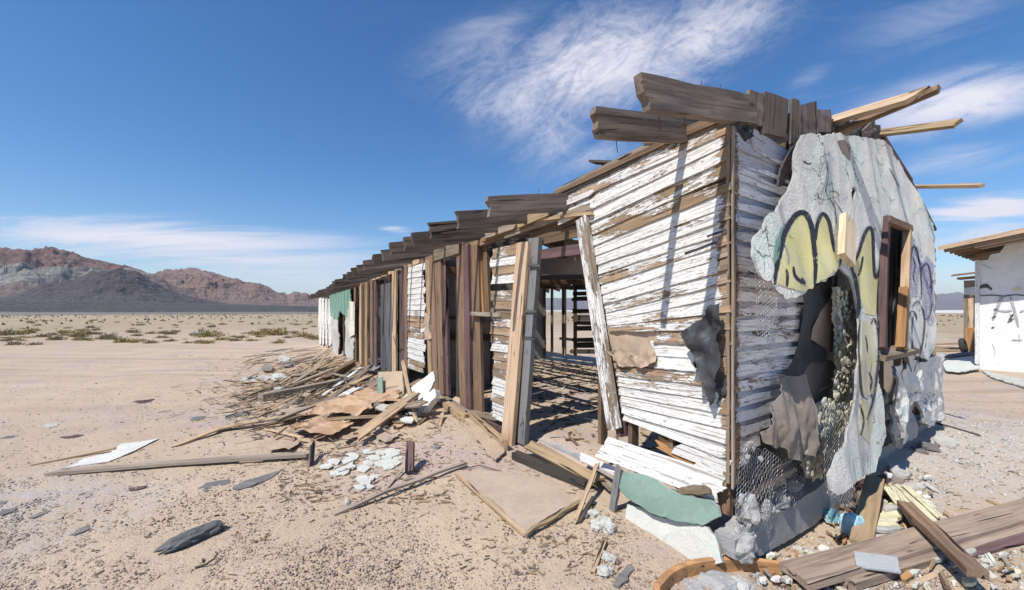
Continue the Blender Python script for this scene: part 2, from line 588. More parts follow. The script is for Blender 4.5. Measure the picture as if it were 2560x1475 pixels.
def plaster(name, base, second, third=None, amount=0.5, bump=0.5, scale=1.0, pits=0.5, mix3=0.5, grime=0.0, cracks=0.0):
    m, t, bs = new_mat(name, 0.92)
    v = t.n('ShaderNodeTexCoord').outputs['Object']
    v = t.scale(v, (scale, scale, scale))
    n1 = t.noise(v, 1.7, 6, 0.62, 0.4)
    n2 = t.noise(v, 9.0, 6, 0.65)
    n3 = t.noise(v, 60.0, 3, 0.6)
    k = t.math('ADD', t.math('MULTIPLY', n1, 0.7), t.math('MULTIPLY', n2, 0.3))
    col = t.mix(t.step(k, amount - 0.06, amount + 0.06), base, second)
    if third:
        n4 = t.noise(t.vmath('ADD', v, (7, 3, 1)), 2.6, 7, 0.68, 0.5)
        col = t.mix(t.step(n4, mix3, mix3 + 0.06), col, third)
    col = t.mix(t.math('MULTIPLY', t.step(n2, 0.5, 0.8), 0.5), col, tuple(x * 0.62 for x in base))
    col = t.mix(t.math('MULTIPLY', t.step(n3, 0.5, 0.75), 0.35 * pits * 2), col, tuple(x * 0.5 for x in base))
    if grime:
        gs_ = t.noise(t.scale(v, (5.0, 5.0, 0.55)), 1.0, 6, 0.65, 0.6)
        col = t.mix(t.math('MULTIPLY', t.step(gs_, 0.52, 0.70), grime), col, (0.30, 0.285, 0.265))
        ch = t.step(t.noise(v, 4.2, 8, 0.72, 0.6), 0.60, 0.625)
        col = t.mix(t.math('MULTIPLY', ch, 0.75), col, (0.40, 0.395, 0.38))
        col = t.mix(t.math('MULTIPLY', t.step(t.noise(v, 23.0, 4, 0.7), 0.64, 0.68), 0.6), col, (0.22, 0.21, 0.195))
    if cracks:
        wv = t.vmath('ADD', v, t.scale(t.noise(v, 3.0, 4, 0.6, 0.0, 'Color'), (0.35, 0.35, 0.35)))
        cd = t.n('ShaderNodeTexVoronoi', {'Vector': wv, 'Scale': 3.2}, feature='DISTANCE_TO_EDGE').outputs['Distance']
        ck = t.math('MULTIPLY', t.step(cd, 0.022, 0.008), t.step(n1, 0.47, 0.53))
        col = t.mix(t.math('MULTIPLY', ck, cracks), col, (0.09, 0.085, 0.08))
    set_in(t, bs, 'Base Color', col)
    h = t.math('ADD', t.math('MULTIPLY', n2, 0.6), t.math('MULTIPLY', n3, 0.35))
    set_in(t, bs, 'Normal', t.n('ShaderNodeBump', {'Height': h, 'Strength': bump, 'Distance': 0.02}).outputs[0])
    return m


M_['stucco'] = plaster('mint_flaking_stucco', (0.80, 0.765, 0.69), (0.67, 0.745, 0.66), (0.71, 0.80, 0.71), amount=0.52, bump=1.0, mix3=0.56, grime=0.55, cracks=0.8)
M_['stuccow'] = plaster('white_grey_stucco', (0.76, 0.73, 0.67), (0.60, 0.58, 0.54), (0.68, 0.73, 0.66), amount=0.56, mix3=0.62, grime=0.6, cracks=0.9, bump=0.9)
M_['concrete'] = plaster('rough_grey_concrete', (0.36, 0.355, 0.345), (0.43, 0.42, 0.40), bump=0.8, scale=2.0)
M_['mint'] = plaster('mint_plaster', (0.21, 0.295, 0.245), (0.185, 0.26, 0.215), (0.27, 0.345, 0.29), bump=0.35, scale=2.0, mix3=0.6)
M_['mintpale'] = plaster('pale_mint_plaster', (0.60, 0.595, 0.54), (0.53, 0.575, 0.51), (0.57, 0.555, 0.50), bump=0.8)
M_['chalk'] = plaster('chalky_white_plaster', (0.53, 0.515, 0.47), (0.43, 0.42, 0.385), (0.49, 0.48, 0.41), bump=0.8, scale=2.5)
M_['clump'] = plaster('yellowish_plaster_clumps', (0.74, 0.74, 0.56), (0.66, 0.65, 0.53), (0.72, 0.66, 0.56), bump=0.8, scale=4.0)
M_['wallwhite'] = plaster('white_painted_wall', (0.80, 0.785, 0.76), (0.72, 0.71, 0.69), bump=0.4, scale=1.2, pits=0.2)
M_['greenp'] = plaster('dark_mint_plaster', (0.17, 0.30, 0.24), (0.20, 0.33, 0.27), bump=0.3, scale=2)
M_['greyp2'] = plaster('grey_interior_plaster', (0.30, 0.30, 0.30), (0.25, 0.25, 0.255), (0.36, 0.35, 0.34), bump=0.3, pits=0.3)
M_['blue'] = plaster('light_blue_plaster', (0.36, 0.60, 0.68), (0.62, 0.66, 0.66), bump=0.5, scale=5.0, amount=0.55)
M_['teal'] = plaster('teal_plaster', (0.16, 0.36, 0.40), (0.42, 0.52, 0.52), bump=0.5, scale=5.0, amount=0.55)
M_['yellowp'] = plaster('yellow_plaster', (0.68, 0.63, 0.40), (0.66, 0.63, 0.50), bump=0.5, scale=4.0)
M_['brownfuzz'] = plaster('brown_fibre', (0.28, 0.21, 0.14), (0.2, 0.15, 0.1), bump=1.0, scale=8.0)
M_['stone'] = plaster('grey_stone', (0.27, 0.265, 0.26), (0.20, 0.195, 0.195), bump=0.7, scale=4.0)
M_['sandslab'] = plaster('sand_crusted_board', (0.46, 0.36, 0.27), (0.42, 0.33, 0.25), bump=0.35, scale=2.0, pits=0.3)


def paper(name, a, b_, rough=0.7, bump=0.3, scale=3.0):
    m, t, bs = new_mat(name, rough)
    v, rnd = obj_coords(t)
    n1 = t.noise(v, scale, 5, 0.6, 0.5)
    n2 = t.noise(v, scale * 12, 3, 0.6)
    col = t.mix(t.step(n1, 0.35, 0.68), a, b_)
    col = t.mix(t.math('MULTIPLY', t.step(n2, 0.55, 0.7), 0.35), col, tuple(x * 0.5 for x in a))
    set_in(t, bs, 'Base Color', col)
    set_in(t, bs, 'Normal', t.n('ShaderNodeBump', {'Height': t.math('ADD', n1, t.math('MULTIPLY', n2, 0.2)), 'Strength': bump, 'Distance': 0.02}).outputs[0])
    return m


M_['tar'] = paper('black_tar_paper', (0.045, 0.046, 0.05), (0.075, 0.075, 0.08), 0.5)
M_['kraft'] = paper('brown_kraft_paper', (0.47, 0.36, 0.26), (0.40, 0.30, 0.215), bump=0.6)
M_['kraftd'] = paper('orange_kraft_paper', (0.46, 0.29, 0.17), (0.50, 0.355, 0.235), bump=0.8)
M_['felt'] = paper('grey_brown_felt', (0.27, 0.225, 0.18), (0.21, 0.195, 0.175), 0.8)
M_['shingle'] = paper('grey_roofing_felt', (0.15, 0.145, 0.14), (0.21, 0.195, 0.18), 0.85, 0.8, 8.0)
M_['card'] = paper('white_card', (0.68, 0.66, 0.60), (0.62, 0.60, 0.54), 0.6, 0.1)
M_['metal'] = paper('grey_sheet_metal', (0.40, 0.41, 0.42), (0.46, 0.47, 0.47), 0.55, 0.1)


def plain(name, c, rough=0.6, metallic=0.0):
    m, t, bs = new_mat(name, rough)
    v = t.n('ShaderNodeTexCoord').outputs['Object']
    n1 = t.noise(v, 14.0, 4, 0.6)
    set_in(t, bs, 'Base Color', t.mix(t.step(n1, 0.3, 0.75), c, tuple(x * 0.72 for x in c)))
    bs.inputs['Metallic'].default_value = metallic
    return m


M_['wire'] = plain('galvanised_wire', (0.42, 0.42, 0.43), 0.5, 0.3)
M_['rust'] = plain('rusty_iron', (0.12, 0.07, 0.05), 0.8)
M_['black'] = plain('black_spray_paint', (0.035, 0.035, 0.045), 0.6)
M_['purple'] = plain('dark_purple_spray_paint', (0.075, 0.06, 0.10), 0.6)


def worn(m, scale, a, b):
    """paint that has flaked and sprayed thin: holes let the wall show"""
    t = NT(m.node_tree)
    v = t.n('ShaderNodeNewGeometry').outputs['Position']
    n1 = t.math('ADD', t.math('MULTIPLY', t.noise(v, scale, 6, 0.7), 0.6), t.math('MULTIPLY', t.noise(v, scale * 7, 3, 0.6), 0.4))
    set_in(t, m.node_tree.nodes['Principled BSDF'], 'Alpha', t.step(n1, a, b))


worn(M_['black'], 9.0, 0.38, 0.47)
worn(M_['purple'], 9.0, 0.40, 0.50)
M_['yspray'] = plaster('yellow_spray_paint', (0.72, 0.65, 0.30), (0.70, 0.65, 0.36), (0.60, 0.57, 0.40), bump=0.25, pits=0.4, mix3=0.62)
M_['lilac'] = plaster('faded_lilac_spray_paint', (0.50, 0.46, 0.60), (0.58, 0.56, 0.64), bump=0.25, pits=0.3)
worn(M_['yspray'], 5.0, 0.34, 0.40)
worn(M_['lilac'], 6.0, 0.40, 0.56)
M_['greyspray'] = plain('faint_grey_spray_paint', (0.42, 0.42, 0.43), 0.7)
M_['string'] = plain('grey_string', (0.25, 0.23, 0.2), 0.8)
M_['rubber'] = plain('worn_black_rubber', (0.05, 0.05, 0.05), 0.8)
# ------------------------------------------------------------------ ground
def vnoise(x, y, seed=0):
    rs = np.random.RandomState(seed)
    tab = rs.rand(256, 256)
    xi, yi = np.floor(x).astype(int), np.floor(y).astype(int)
    fx, fy = x - xi, y - yi
    fx, fy = fx * fx * (3 - 2 * fx), fy * fy * (3 - 2 * fy)
    g = lambda a, b: tab[a % 256, b % 256]
    return ((g(xi, yi) * (1 - fx) + g(xi + 1, yi) * fx) * (1 - fy) + (g(xi, yi + 1) * (1 - fx) + g(xi + 1, yi + 1) * fx) * fy) * 2 - 1


def fbm(x, y, octv=5, seed=0, ridged=False, gain=0.5):
    s, a, tot = 0.0, 1.0, 0.0
    for k in range(octv):
        v = vnoise(x * 2 ** k + 17.3 * k, y * 2 ** k + 5.1 * k, seed + k)
        if ridged:
            v = 1 - 2 * np.abs(v)
        s = s + a * v
        tot += a
        a *= gain
    return s / tot


def grid_mesh(name, X, Y, Z, smooth=True, wrap=False):
    nr, nc = X.shape
    co = np.stack([X, Y, Z], -1).reshape(-1, 3)
    r = np.arange(nr - 1)[:, None] * nc
    cmax = nc if wrap else nc - 1
    c = np.arange(cmax)[None, :]
    c2 = (c + 1) % nc
    q = np.stack([r + c, r + c2, r + nc + c2, r + nc + c], -1).reshape(-1, 4)
    me = bpy.data.meshes.new(name)
    me.vertices.add(len(co))
    me.vertices.foreach_set('co', co.ravel())
    me.loops.add(q.size)
    me.loops.foreach_set('vertex_index', q.ravel().astype(np.int32))
    me.polygons.add(len(q))
    me.polygons.foreach_set('loop_start', np.arange(0, q.size, 4, dtype=np.int32))
    me.polygons.foreach_set('use_smooth', np.full(len(q), smooth))
    me.update()
    me.validate()
    return me


nr = 420
rad = np.concatenate([[0.0], 0.9 * (9000 / 0.9) ** (np.arange(nr) / (nr - 1))])
fa = np.linspace(-62, 62, 560)                         # fine where the photograph looks, coarser elsewhere
ca_ = np.linspace(62, 298, 150)[1:-1]
ang = np.radians(np.concatenate([fa, ca_]))
RR, AA = np.meshgrid(rad, ang, indexing='ij')
GX, GY = RR * np.sin(AA), RR * np.cos(AA)
GZ = gz(GX, GY)
near = np.clip(1.3 - RR / 25, 0, 1)
GZ = GZ + near * (0.010 * fbm(GX * 3.1, GY * 3.1, 4, 3) + 0.006 * fbm(GX * 14, GY * 14, 3, 9))
GZ = np.where(RR > 70, GZ * 0.3 + 0.25 * fbm(GX / 30, GY / 30, 3, 21) * np.clip((RR - 70) / 80, 0, 1) - 0.2 * np.clip((RR - 70) / 80, 0, 1), GZ)
ground_me = grid_mesh('ground', GX, GY, GZ, wrap=True)

m, t, bs = new_mat('desert_sand', 0.95)
pos = t.n('ShaderNodeNewGeometry').outputs['Position']
sp = t.n('ShaderNodeSeparateXYZ', {0: pos}).outputs
n_big = t.noise(pos, 0.16, 4, 0.6, 0.3)
n_mid = t.noise(pos, 1.1, 5, 0.62)
n_fine = t.noise(pos, 16.0, 5, 0.65)
n_grit = t.noise(pos, 85.0, 3, 0.6)
sand = t.mix(t.step(n_mid, 0.35, 0.68), (0.535, 0.415, 0.292), (0.465, 0.36, 0.256))
sand = t.mix(t.math('MULTIPLY', t.step(n_big, 0.42, 0.68), 0.6), sand, (0.44, 0.34, 0.265))
sand = t.mix(t.math('MULTIPLY', t.step(n_fine, 0.52, 0.78), 0.65), sand, (0.27, 0.205, 0.165))
sand = t.mix(t.math('MULTIPLY', t.step(n_grit, 0.55, 0.75), 0.5), sand, (0.22, 0.17, 0.14))
sand = t.mix(t.math('MULTIPLY', t.step(t.noise(pos, 40.0, 2, 0.5), 0.66, 0.74), 0.45), sand, (0.58, 0.50, 0.42))
mv = t.math('MULTIPLY', t.step(t.noise(t.vmath('ADD', pos, (31, 7, 0)), 0.55, 5, 0.68), 0.50, 0.62), t.step(n_fine, 0.35, 0.55))
sand = t.mix(t.math('MULTIPLY', mv, 0.6), sand, (0.40, 0.32, 0.325))
gl = t.n('ShaderNodeVectorMath', {0: t.n('ShaderNodeVectorMath', {0: t.vmath('SUBTRACT', pos, (-4.6, 3.2, 0)), 1: (0.5, 0.7, 0.0)}, operation='MULTIPLY').outputs['Vector']}, operation='LENGTH').outputs['Value']
glm = t.math('MULTIPLY', t.step(t.math('ADD', gl, t.math('MULTIPLY', t.math('SUBTRACT', n_mid, 0.5), 1.5)), 1.0, 0.35), t.step(n_fine, 0.36, 0.58))
sand = t.mix(t.math('MULTIPLY', glm, 0.55), sand, (0.42, 0.40, 0.385))
# crushed white plaster lying right of the gable
ctr = t.n('ShaderNodeVectorMath', {0: t.vmath('SUBTRACT', pos, (5.6, 5.0, 0)), 1: (0.42, 0.42, 0.0)}, operation='MULTIPLY').outputs['Vector']
dist = t.n('ShaderNodeVectorMath', {0: ctr}, operation='LENGTH').outputs['Value']
wm = t.step(t.math('ADD', dist, t.math('MULTIPLY', t.math('SUBTRACT', n_mid, 0.5), 1.6)), 1.25, 0.55)
wm2 = t.math('MULTIPLY', wm, t.math('ADD', 0.22, t.math('MULTIPLY', t.step(n_fine, 0.38, 0.62), 0.5)))
sand = t.mix(wm2, sand, (0.53, 0.50, 0.465))
# grey floor dust inside the building, darker gravel plain and pale playa far off
yy, xx = sp[1], sp[0]
rdist = t.n('ShaderNodeVectorMath', {0: pos}, operation='LENGTH').outputs['Value']
farm = t.step(rdist, 18.0, 60.0)
sand = t.mix(t.math('MULTIPLY', farm, 0.8), sand, t.mix(t.step(t.noise(pos, 0.05, 5, 0.65), 0.38, 0.62), (0.39, 0.30, 0.195), (0.31, 0.25, 0.15)))
n_far = t.noise(t.scale(pos, (0.002, 0.02, 0)), 1.0, 4, 0.6)
fan = t.step(t.math('ADD', rdist, t.math('MULTIPLY', n_far, 90.0)), 225.0, 290.0)
fan = t.math('MULTIPLY', fan, t.step(xx, 60.0, -120.0))
sand = t.mix(fan, sand, t.mix(t.step(t.noise(t.scale(pos, (0.004, 0.004, 0)), 1.0, 5, 0.6), 0.4, 0.6), (0.16, 0.145, 0.13), (0.20, 0.18, 0.16)))
ply = t.math('MULTIPLY', t.step(rdist, 330.0, 480.0), t.step(xx, -60.0, 250.0))
sand = t.mix(ply, sand, (0.60, 0.58, 0.56))
trk = t.noise(t.n('ShaderNodeMapping', {'Vector': pos, 'Rotation': (0, 0, 0.5), 'Scale': (0.12, 1.6, 1)}).outputs[0], 1.0, 5, 0.62)
trm = t.math('MULTIPLY', t.step(rdist, 7.0, 14.0), t.step(rdist, 75.0, 40.0))
sand = t.mix(t.math('MULTIPLY', t.math('MULTIPLY', t.step(trk, 0.52, 0.66), 0.55), trm), sand, (0.30, 0.24, 0.18))
sand = t.mix(t.math('MULTIPLY', t.math('MULTIPLY', t.step(trk, 0.44, 0.34), 0.45), trm), sand, (0.56, 0.46, 0.35))
scr = t.math('MULTIPLY', t.step(rdist, 26.0, 40.0), t.step(t.noise(pos, 0.42, 4, 0.65), 0.55, 0.68))
sand = t.mix(t.math('MULTIPLY', scr, 0.55), sand, (0.22, 0.185, 0.085))
set_in(t, bs, 'Base Color', sand)
hh = t.math('ADD', t.math('MULTIPLY', n_fine, 0.7), t.math('ADD', t.math('MULTIPLY', n_grit, 0.5), t.math('MULTIPLY', t.noise(pos, 34.0, 3, 0.6), 0.5)))
set_in(t, bs, 'Normal', t.n('ShaderNodeBump', {'Height': hh, 'Strength': 0.75, 'Distance': 0.022}).outputs[0])
M_['sand'] = m
ground = link('ground', ground_me, None, None, m)
ground['kind'] = 'structure'


# ------------------------------------------------------------------ hills
def interp(xs, tbl):
    tx = [a for a, _ in tbl]
    ty = [b for _, b in tbl]
    return np.interp(xs, tx, ty)


def hill(name, mat, prof, depth, front, backd, px0, px1, seed, ero=0.48, fr=1.0, nc=760, nrw=150, base=-4.0):
    pxs = np.linspace(px0, px1, nc)
    v = np.linspace(0, 1.35, nrw)
    PX, V = np.meshgrid(pxs, v)
    D = np.where(V < 1, front + (depth - front) * V, depth + (backd - depth) * (V - 1) / 0.35)
    D = D * (1 + 0.05 * fbm(PX / 160, V * 0 + seed, 3, seed))
    X = (PX - CX) / F * D
    ridge = interp(PX, prof) * depth / F
    ridge = ridge * (1 + 0.018 * fbm(PX / 24, V * 0 + 3, 6, seed + 2))
    sh = np.where(V < 1, V ** 1.25, 1 - 0.8 * (V - 1) / 0.35)
    er = fbm(X / 330 * fr, D / 330 * fr, 6, seed + 5, True, 0.55)
    er2 = fbm(X / 90 * fr, D / 190 * fr, 4, seed + 8, True, 0.55)
    cut = np.clip(1 - V, 0, 1) ** 0.45 * V * 1.7
    er3 = fbm(X / 38 * fr, D / 80 * fr, 3, seed + 11, True, 0.55)
    Z = ridge * sh + ridge * cut * (ero * (er - 0.2) + 0.16 * (er2 - 0.2) + 0.06 * er3) + base
    o = link(name, grid_mesh(name, X, D, Z), None, None, mat)
    o['kind'] = 'structure'
    return o


def rock(name, lo, mid, hi, zlo, zhi, strata=0.02, pale=None):
    m, t, bs = new_mat(name, 0.95)
    pos = t.n('ShaderNodeNewGeometry').outputs['Position']
    sp = t.n('ShaderNodeSeparateXYZ', {0: pos}).outputs
    n1 = t.noise(pos, 0.006, 6, 0.65, 0.5)
    n2 = t.noise(t.scale(pos, (0.01, 0.01, 0.05)), 1.0, 5, 0.6)
    n3 = t.noise(pos, 0.035, 5, 0.65)
    h = t.math('ADD', sp[2], t.math('MULTIPLY', t.math('SUBTRACT', n1, 0.5), (zhi - zlo) * 0.9))
    k = t.step(h, zlo, zhi)
    col = t.mix(k, lo, hi)
    if pale:
        band = t.math('MULTIPLY', t.step(h, pale[1], pale[1] + 60), t.step(h, pale[2] + 50, pale[2]))
        band = t.math('MULTIPLY', band, t.step(sp[0], pale[3] + 350, pale[3]))
        col = t.mix(band, col, pale[0])
    col = t.mix(t.step(n2, 0.45, 0.62), col, mid, 'MIX') if mid else col
    col = t.mix(t.math('MULTIPLY', t.step(n3, 0.5, 0.7), 0.55), col, tuple(x * 0.45 for x in lo))
    st = t.noise(t.scale(pos, (0.0012, 0.0012, 0.055)), 1.0, 5, 0.65, 0.3)
    col = t.mix(t.math('MULTIPLY', t.step(st, 0.50, 0.62), 0.45), col, tuple(x * 0.55 for x in lo))
    col = t.mix(t.math('MULTIPLY', t.step(st, 0.46, 0.36), 0.30), col, tuple(min(1, x * 1.5) for x in lo))
    spk = t.noise(pos, 0.11, 4, 0.7)
    col = t.mix(t.math('MULTIPLY', t.step(spk, 0.56, 0.66), 0.6), col, tuple(x * 0.4 for x in lo))
    set_in(t, bs, 'Base Color', col)
    set_in(t, bs, 'Normal', t.n('ShaderNodeBump', {'Height': t.math('ADD', t.math('ADD', n3, n2), t.math('MULTIPLY', spk, 0.5)), 'Strength': 1.0, 'Distance': 40.0}).outputs[0])
    return m


rk1 = rock('red_and_pale_rock', (0.27, 0.21, 0.18), None, (0.28, 0.16, 0.13), 130, 330, pale=((0.42, 0.41, 0.36), 150, 290, -2900))
rk2 = rock('dark_front_hill', (0.15, 0.134, 0.136), None, (0.135, 0.112, 0.122), 40, 140)  # nearer hill, darker over its whole slope
rk3 = rock('pinkish_hill_rock', (0.31, 0.225, 0.195), None, (0.38, 0.25, 0.21), 30, 200)
rk4 = rock('far_blue_range', (0.22, 0.20, 0.2), None, (0.27, 0.24, 0.23), 100, 700)

hill('hills', rk1, [(-2600, 30), (-1500, 90), (-700, 160), (-300, 170), (-60, 140), (0, 149), (130, 143), (250, 131), (330, 114), (385, 92), (440, 60), (560, 26), (700, 8), (800, 2)],
     3200, 2100, 4600, -2600, 800, 3)
hill('hills', rk3, [(180, 20), (300, 70), (380, 93), (440, 103), (520, 92), (560, 85), (610, 70), (650, 62), (690, 46), (720, 38), (735, 50), (770, 40), (830, 28), (900, 20), (1000, 22), (1100, 14), (1250, 8)],
     3900, 2500, 5200, 180, 1250, 14)
hill('hills', rk2, [(-900, 30), (-500, 60), (-250, 50), (-60, 22), (40, 38), (110, 66), (180, 78), (230, 96), (300, 103), (345, 94), (400, 62), (450, 42), (520, 26), (600, 14), (690, 6), (760, 1)],
     2150, 1500, 2900, -900, 760, 22, ero=0.22, fr=1.3)
hill('hills', rk4, [(900, 10), (1050, 22), (1200, 18), (1330, 26), (1420, 30), (1500, 34), (1700, 24), (1900, 40), (2100, 38), (2250, 30), (2340, 38), (2390, 43), (2440, 34), (2560, 26), (3000, 40), (3700, 20)],
     16000, 12000, 21000, 900, 3700, 31, fr=0.25)
# alluvial fan: a long dark gravel slope below the hills
hill('terrain', rock('fan_gravel', (0.155, 0.145, 0.135), None, (0.165, 0.155, 0.145), 0, 60), [(-2600, 40), (-900, 40), (-200, 36), (100, 34), (350, 27), (560, 17), (700, 13), (800, 10), (1000, 8), (1200, 4)],
     2300, 330, 2700, -2600, 1200, 44, ero=0.04, fr=0.6, base=-1.0, nrw=60)

# air between here and the ranges
HZ = bpy.data.meshes.new('haze')
hx, hy0, hy1, hz0, hz1 = 30000, -12000, 24000, -8.0, 1150.0
HZ.from_pydata([(x, y, z) for z in (hz0, hz1) for y in (hy0, hy1) for x in (-hx, hx)], [], [(0, 2, 3, 1), (4, 5, 7, 6), (0, 1, 5, 4), (2, 6, 7, 3), (0, 4, 6, 2), (1, 3, 7, 5)])
hm = bpy.data.materials.new('haze')
hm.use_nodes = True
hm.node_tree.nodes.clear()
hn = NT(hm.node_tree)
pv = hn.n('ShaderNodeVolumePrincipled', {'Color': (0.80, 0.87, 1.0, 1.0), 'Density': 0.000026, 'Anisotropy': 0.2})
hn.n('ShaderNodeOutputMaterial', {'Volume': pv.outputs[0]})
hz = link('haze', HZ, None, None, hm)
hz['kind'] = 'stuff'
# ------------------------------------------------------------------ the ruined building
B = empty('ruined_building', C)
tag(B, 'long ruined clapboard building with peeling white boards, bare rafters and a stucco gable', 'building')


def zs_tail(t):
    """top of the rafter tails along the wall"""
    return 2.82 - 0.045 * max(0.0, min(t, 12) - 5) - 0.02 * max(0.0, t - 12)


def zs_plate(t):
    return 2.82 - 0.03 * max(0.0, t - 5.5)


# --- siding of the near bay: every board follows the sagging joints seen in the photograph
left = [443, 481, 520, 550, 581, 609, 636, 660, 684, 710, 735, 760, 783, 800, 815, 830, 857, 885, 911, 938, 962, 983, 1006, 1027, 1041, 1062, 1085]
right = [291, 333, 362, 397, 438, 477, 516, 549, 580, 610, 640, 673, 706, 742, 780, 824, 862, 898, 935, 970, 1006, 1038, 1074, 1112, 1152, 1188, 1226]
paints = [0.38, 0.52, 0.54, 0.42, 0.35, 0.62, 0.60, 0.56, 0.42, 0.56, 0.52, 0.40, 0.58, 0.48, 0.42, 0.38, 0.70, 0.66, 0.34, 0.50, 0.60, 0.74, 0.76, 0.76, 0.58, 0.78, 0.72]


def xpost(y):
    return 1478 + (y - 543) * 0.178 - 4


def lerp(a, b, k):
    return a + (b - a) * k


BL = []


def board_L(yl0, yl1, yr0, yr1, x0, x1, paint, o=0.0, bare=0.10, **kw):
    """lap board between two joint lines given at x=1486..1540 (left) and x=1827 (right)"""
    xa = 1486 + (yl1 - 443) * 0.09
    def yy(x, ya, yb):
        return ya + (yb - ya) * (x - xa) / (1827 - xa)
    A0, A1 = onL(x0, yy(x0, yl0, yr0)), onL(x0, yy(x0, yl1, yr1))
    B0, B1 = onL(x1, yy(x1, yl0, yr0)), onL(x1, yy(x1, yl1, yr1))
    wa, wb = (A0 - A1).length, (B0 - B1).length
    lap = 0.026
    a = (A0 + A1) * 0.5 + UP * lap * 0.5
    b = (B0 + B1) * 0.5 + UP * lap * 0.5
    upv = (nL + UP * 0.15).normalized()
    BL.append((a, b))
    return plank('siding_board', a + nL * (o + 0.004), b + nL * (o + 0.004), wa + lap, 0.017, M_['white'], upv, B, nx=8, ny=2,
                 wt=(wb + lap) / (wa + lap), paint=paint, bareB=bare, **kw)


for k in range(24):
    x0 = xpost((left[k] + left[k + 1]) / 2)
    x1 = 1823.5
    if k == 0:
        x0 = 1386
    if k == 1:
        x0 = 1398
    rag = 0.012
    if k in (15, 16, 17):
        x0 = (1640, 1632, 1646)[k - 15]
        x1 = (1758, 1742, 1738)[k - 15]
        rag = 0.03
        plank('siding_board', onL(1800, lerp(right[k], right[k + 1], 0.5) + 2, 0.004), onL(1824, lerp(right[k], right[k + 1], 0.5), 0.004), 0.115, 0.012,
              M_['white'], nL, B, nx=3, rag=0.02, paint=0.12)
    if k in (18, 19):
        x1 = (1764, 1796)[k - 18]
    board_L(left[k], left[k + 1], right[k], right[k + 1], x0, x1, paints[k], bare=(0.10 if x1 > 1800 else 0.0), rag=rag, jit=0.004, o=R.uniform(0, 0.006))
# the lowest boards, broken off short
plank('siding_board', onL(1690, 1118, 0.004), onL(1824, 1170, 0.004), 0.115, 0.012, M_['white'], nL, B, paint=0.9, bareB=0.06, rag=0.03, skewA=0.12)
plank('siding_board', onL(1740, 1160, 0.004), onL(1824, 1206, 0.004), 0.125, 0.012, M_['white'], nL, B, paint=0.86, bareB=0.06, rag=0.03, skewA=0.10)
plank('siding_board', onL(1508, 1104, 0.10), onL(1818, 1212, 0.02), 0.115, 0.014, M_['white'], (nL + UP * 0.35).normalized(), B, paint=1.0, rag=0.05)
plank('siding_board', onL(1500, 1128, 0.16), onL(1800, 1236, 0.05), 0.12, 0.014, M_['white'], (nL + UP * 0.5).normalized(), B, paint=1.0, rag=0.06)
plank('siding_board', onL(1456, 1143, 0.05), onL(1566, 1192, 0.12), 0.075, 0.014, M_['white'], (nL + UP * 0.6).normalized(), B, paint=0.82, rag=0.05)
# orange split stud ends showing through the gap
plank('split_stud', onL(1648, 1112, -0.03), onL(1742, 1166, -0.02), 0.05, 0.04, M_['orange'], nL, B, rag=0.04)
plank('split_stud', onL(1658, 1098, -0.05), onL(1735, 1146, -0.05), 0.035, 0.03, M_['orange'], nL, B, rag=0.05)

# corner strips where the two sidings meet
plank('corner_board', Lw(0.012, 0.50, 0.012), Lw(0.010, 3.08, 0.012), 0.020, 0.016, M_['greyb'], nL, B, nx=14, jit=0.004)
plank('corner_board', Rw(0.010, 0.48, 0.012), Rw(0.012, 3.06, 0.012), 0.022, 0.016, M_['grey'], nR, B, nx=14, jit=0.004)
nails = []
for i in range(70):
    z = 0.55 + i * 0.036
    nails.append(Rw(0.045 + R.uniform(-0.008, 0.02), z, 0.012))
for a, b in BL:                                         # nail heads over the studs
    for t_ in (0.09, 0.5, 0.92, 1.30):
        ta_, tb_ = tz(a)[0], tz(b)[0]
        if min(ta_, tb_) + 0.02 < t_ < max(ta_, tb_) - 0.02 or t_ == 0.09:
            p_ = a.lerp(b, (t_ - ta_) / (tb_ - ta_)) if abs(tb_ - ta_) > 0.05 else b
            nails.append(('L', p_ - UP * 0.035 + nL * 0.017 + dL * R.uniform(-0.012, 0.012)))
# studs and sheathing behind the near bay
for t_ in (0.08, 0.5, 0.92, 1.30):
    plank('stud', Lw(t_, 0.42, -0.06), Lw(t_, 2.98, -0.06), 0.09, 0.045, M_['brown'], dL, B)
plank('rake_board', onL(1383, 487, 0.03), onL(1662, 356, 0.03), 0.045, 0.03, M_['brown'], nL, B, rag=0.03)
plank('rake_board', onL(1384, 498, 0.02), onL(1600, 394, 0.02), 0.028, 0.025, M_['dark'], nL, B, rag=0.04)
plank('rake_board', onL(1655, 355, 0.025), onL(1822, 284, 0.025), 0.07, 0.03, M_['brown'], nL, B, rag=0.02)
plank('rake_board', onL(1390, 481, 0.0), onL(1640, 359, 0.0), 0.05, 0.06, M_['greyb'], nL, B, rag=0.05)
plank('rake_board', onL(1388, 520, 0.03), onL(1478, 482, 0.03), 0.05, 0.02, M_['white'], nL, B, paint=0.55, rag=0.05)
# stub on a bracket above the eave
plank('vent_cap', onL(1480, 405, -0.02), onL(1546, 408, -0.06), 0.12, 0.022, M_['dark'], UP, B)
tube('vent_stem', [onL(1508, 448, -0.05), onL(1509, 412, -0.05)], 0.02, M_['rust'], B, 8)

# hole in the siding: brown paper behind it, black tarpaper hanging by the corner
def Lmap(a, b, o):
    return Lw(a, b, o)


def Rmap(a, b, o):
    return Rw(a, b, o)


def pL(pts, o=0.0):
    return [tz(onL(x, y, o)) for x, y in pts]


def pR(pts, o=0.0):
    return [sz(onR(x, y, o)) for x, y in pts]


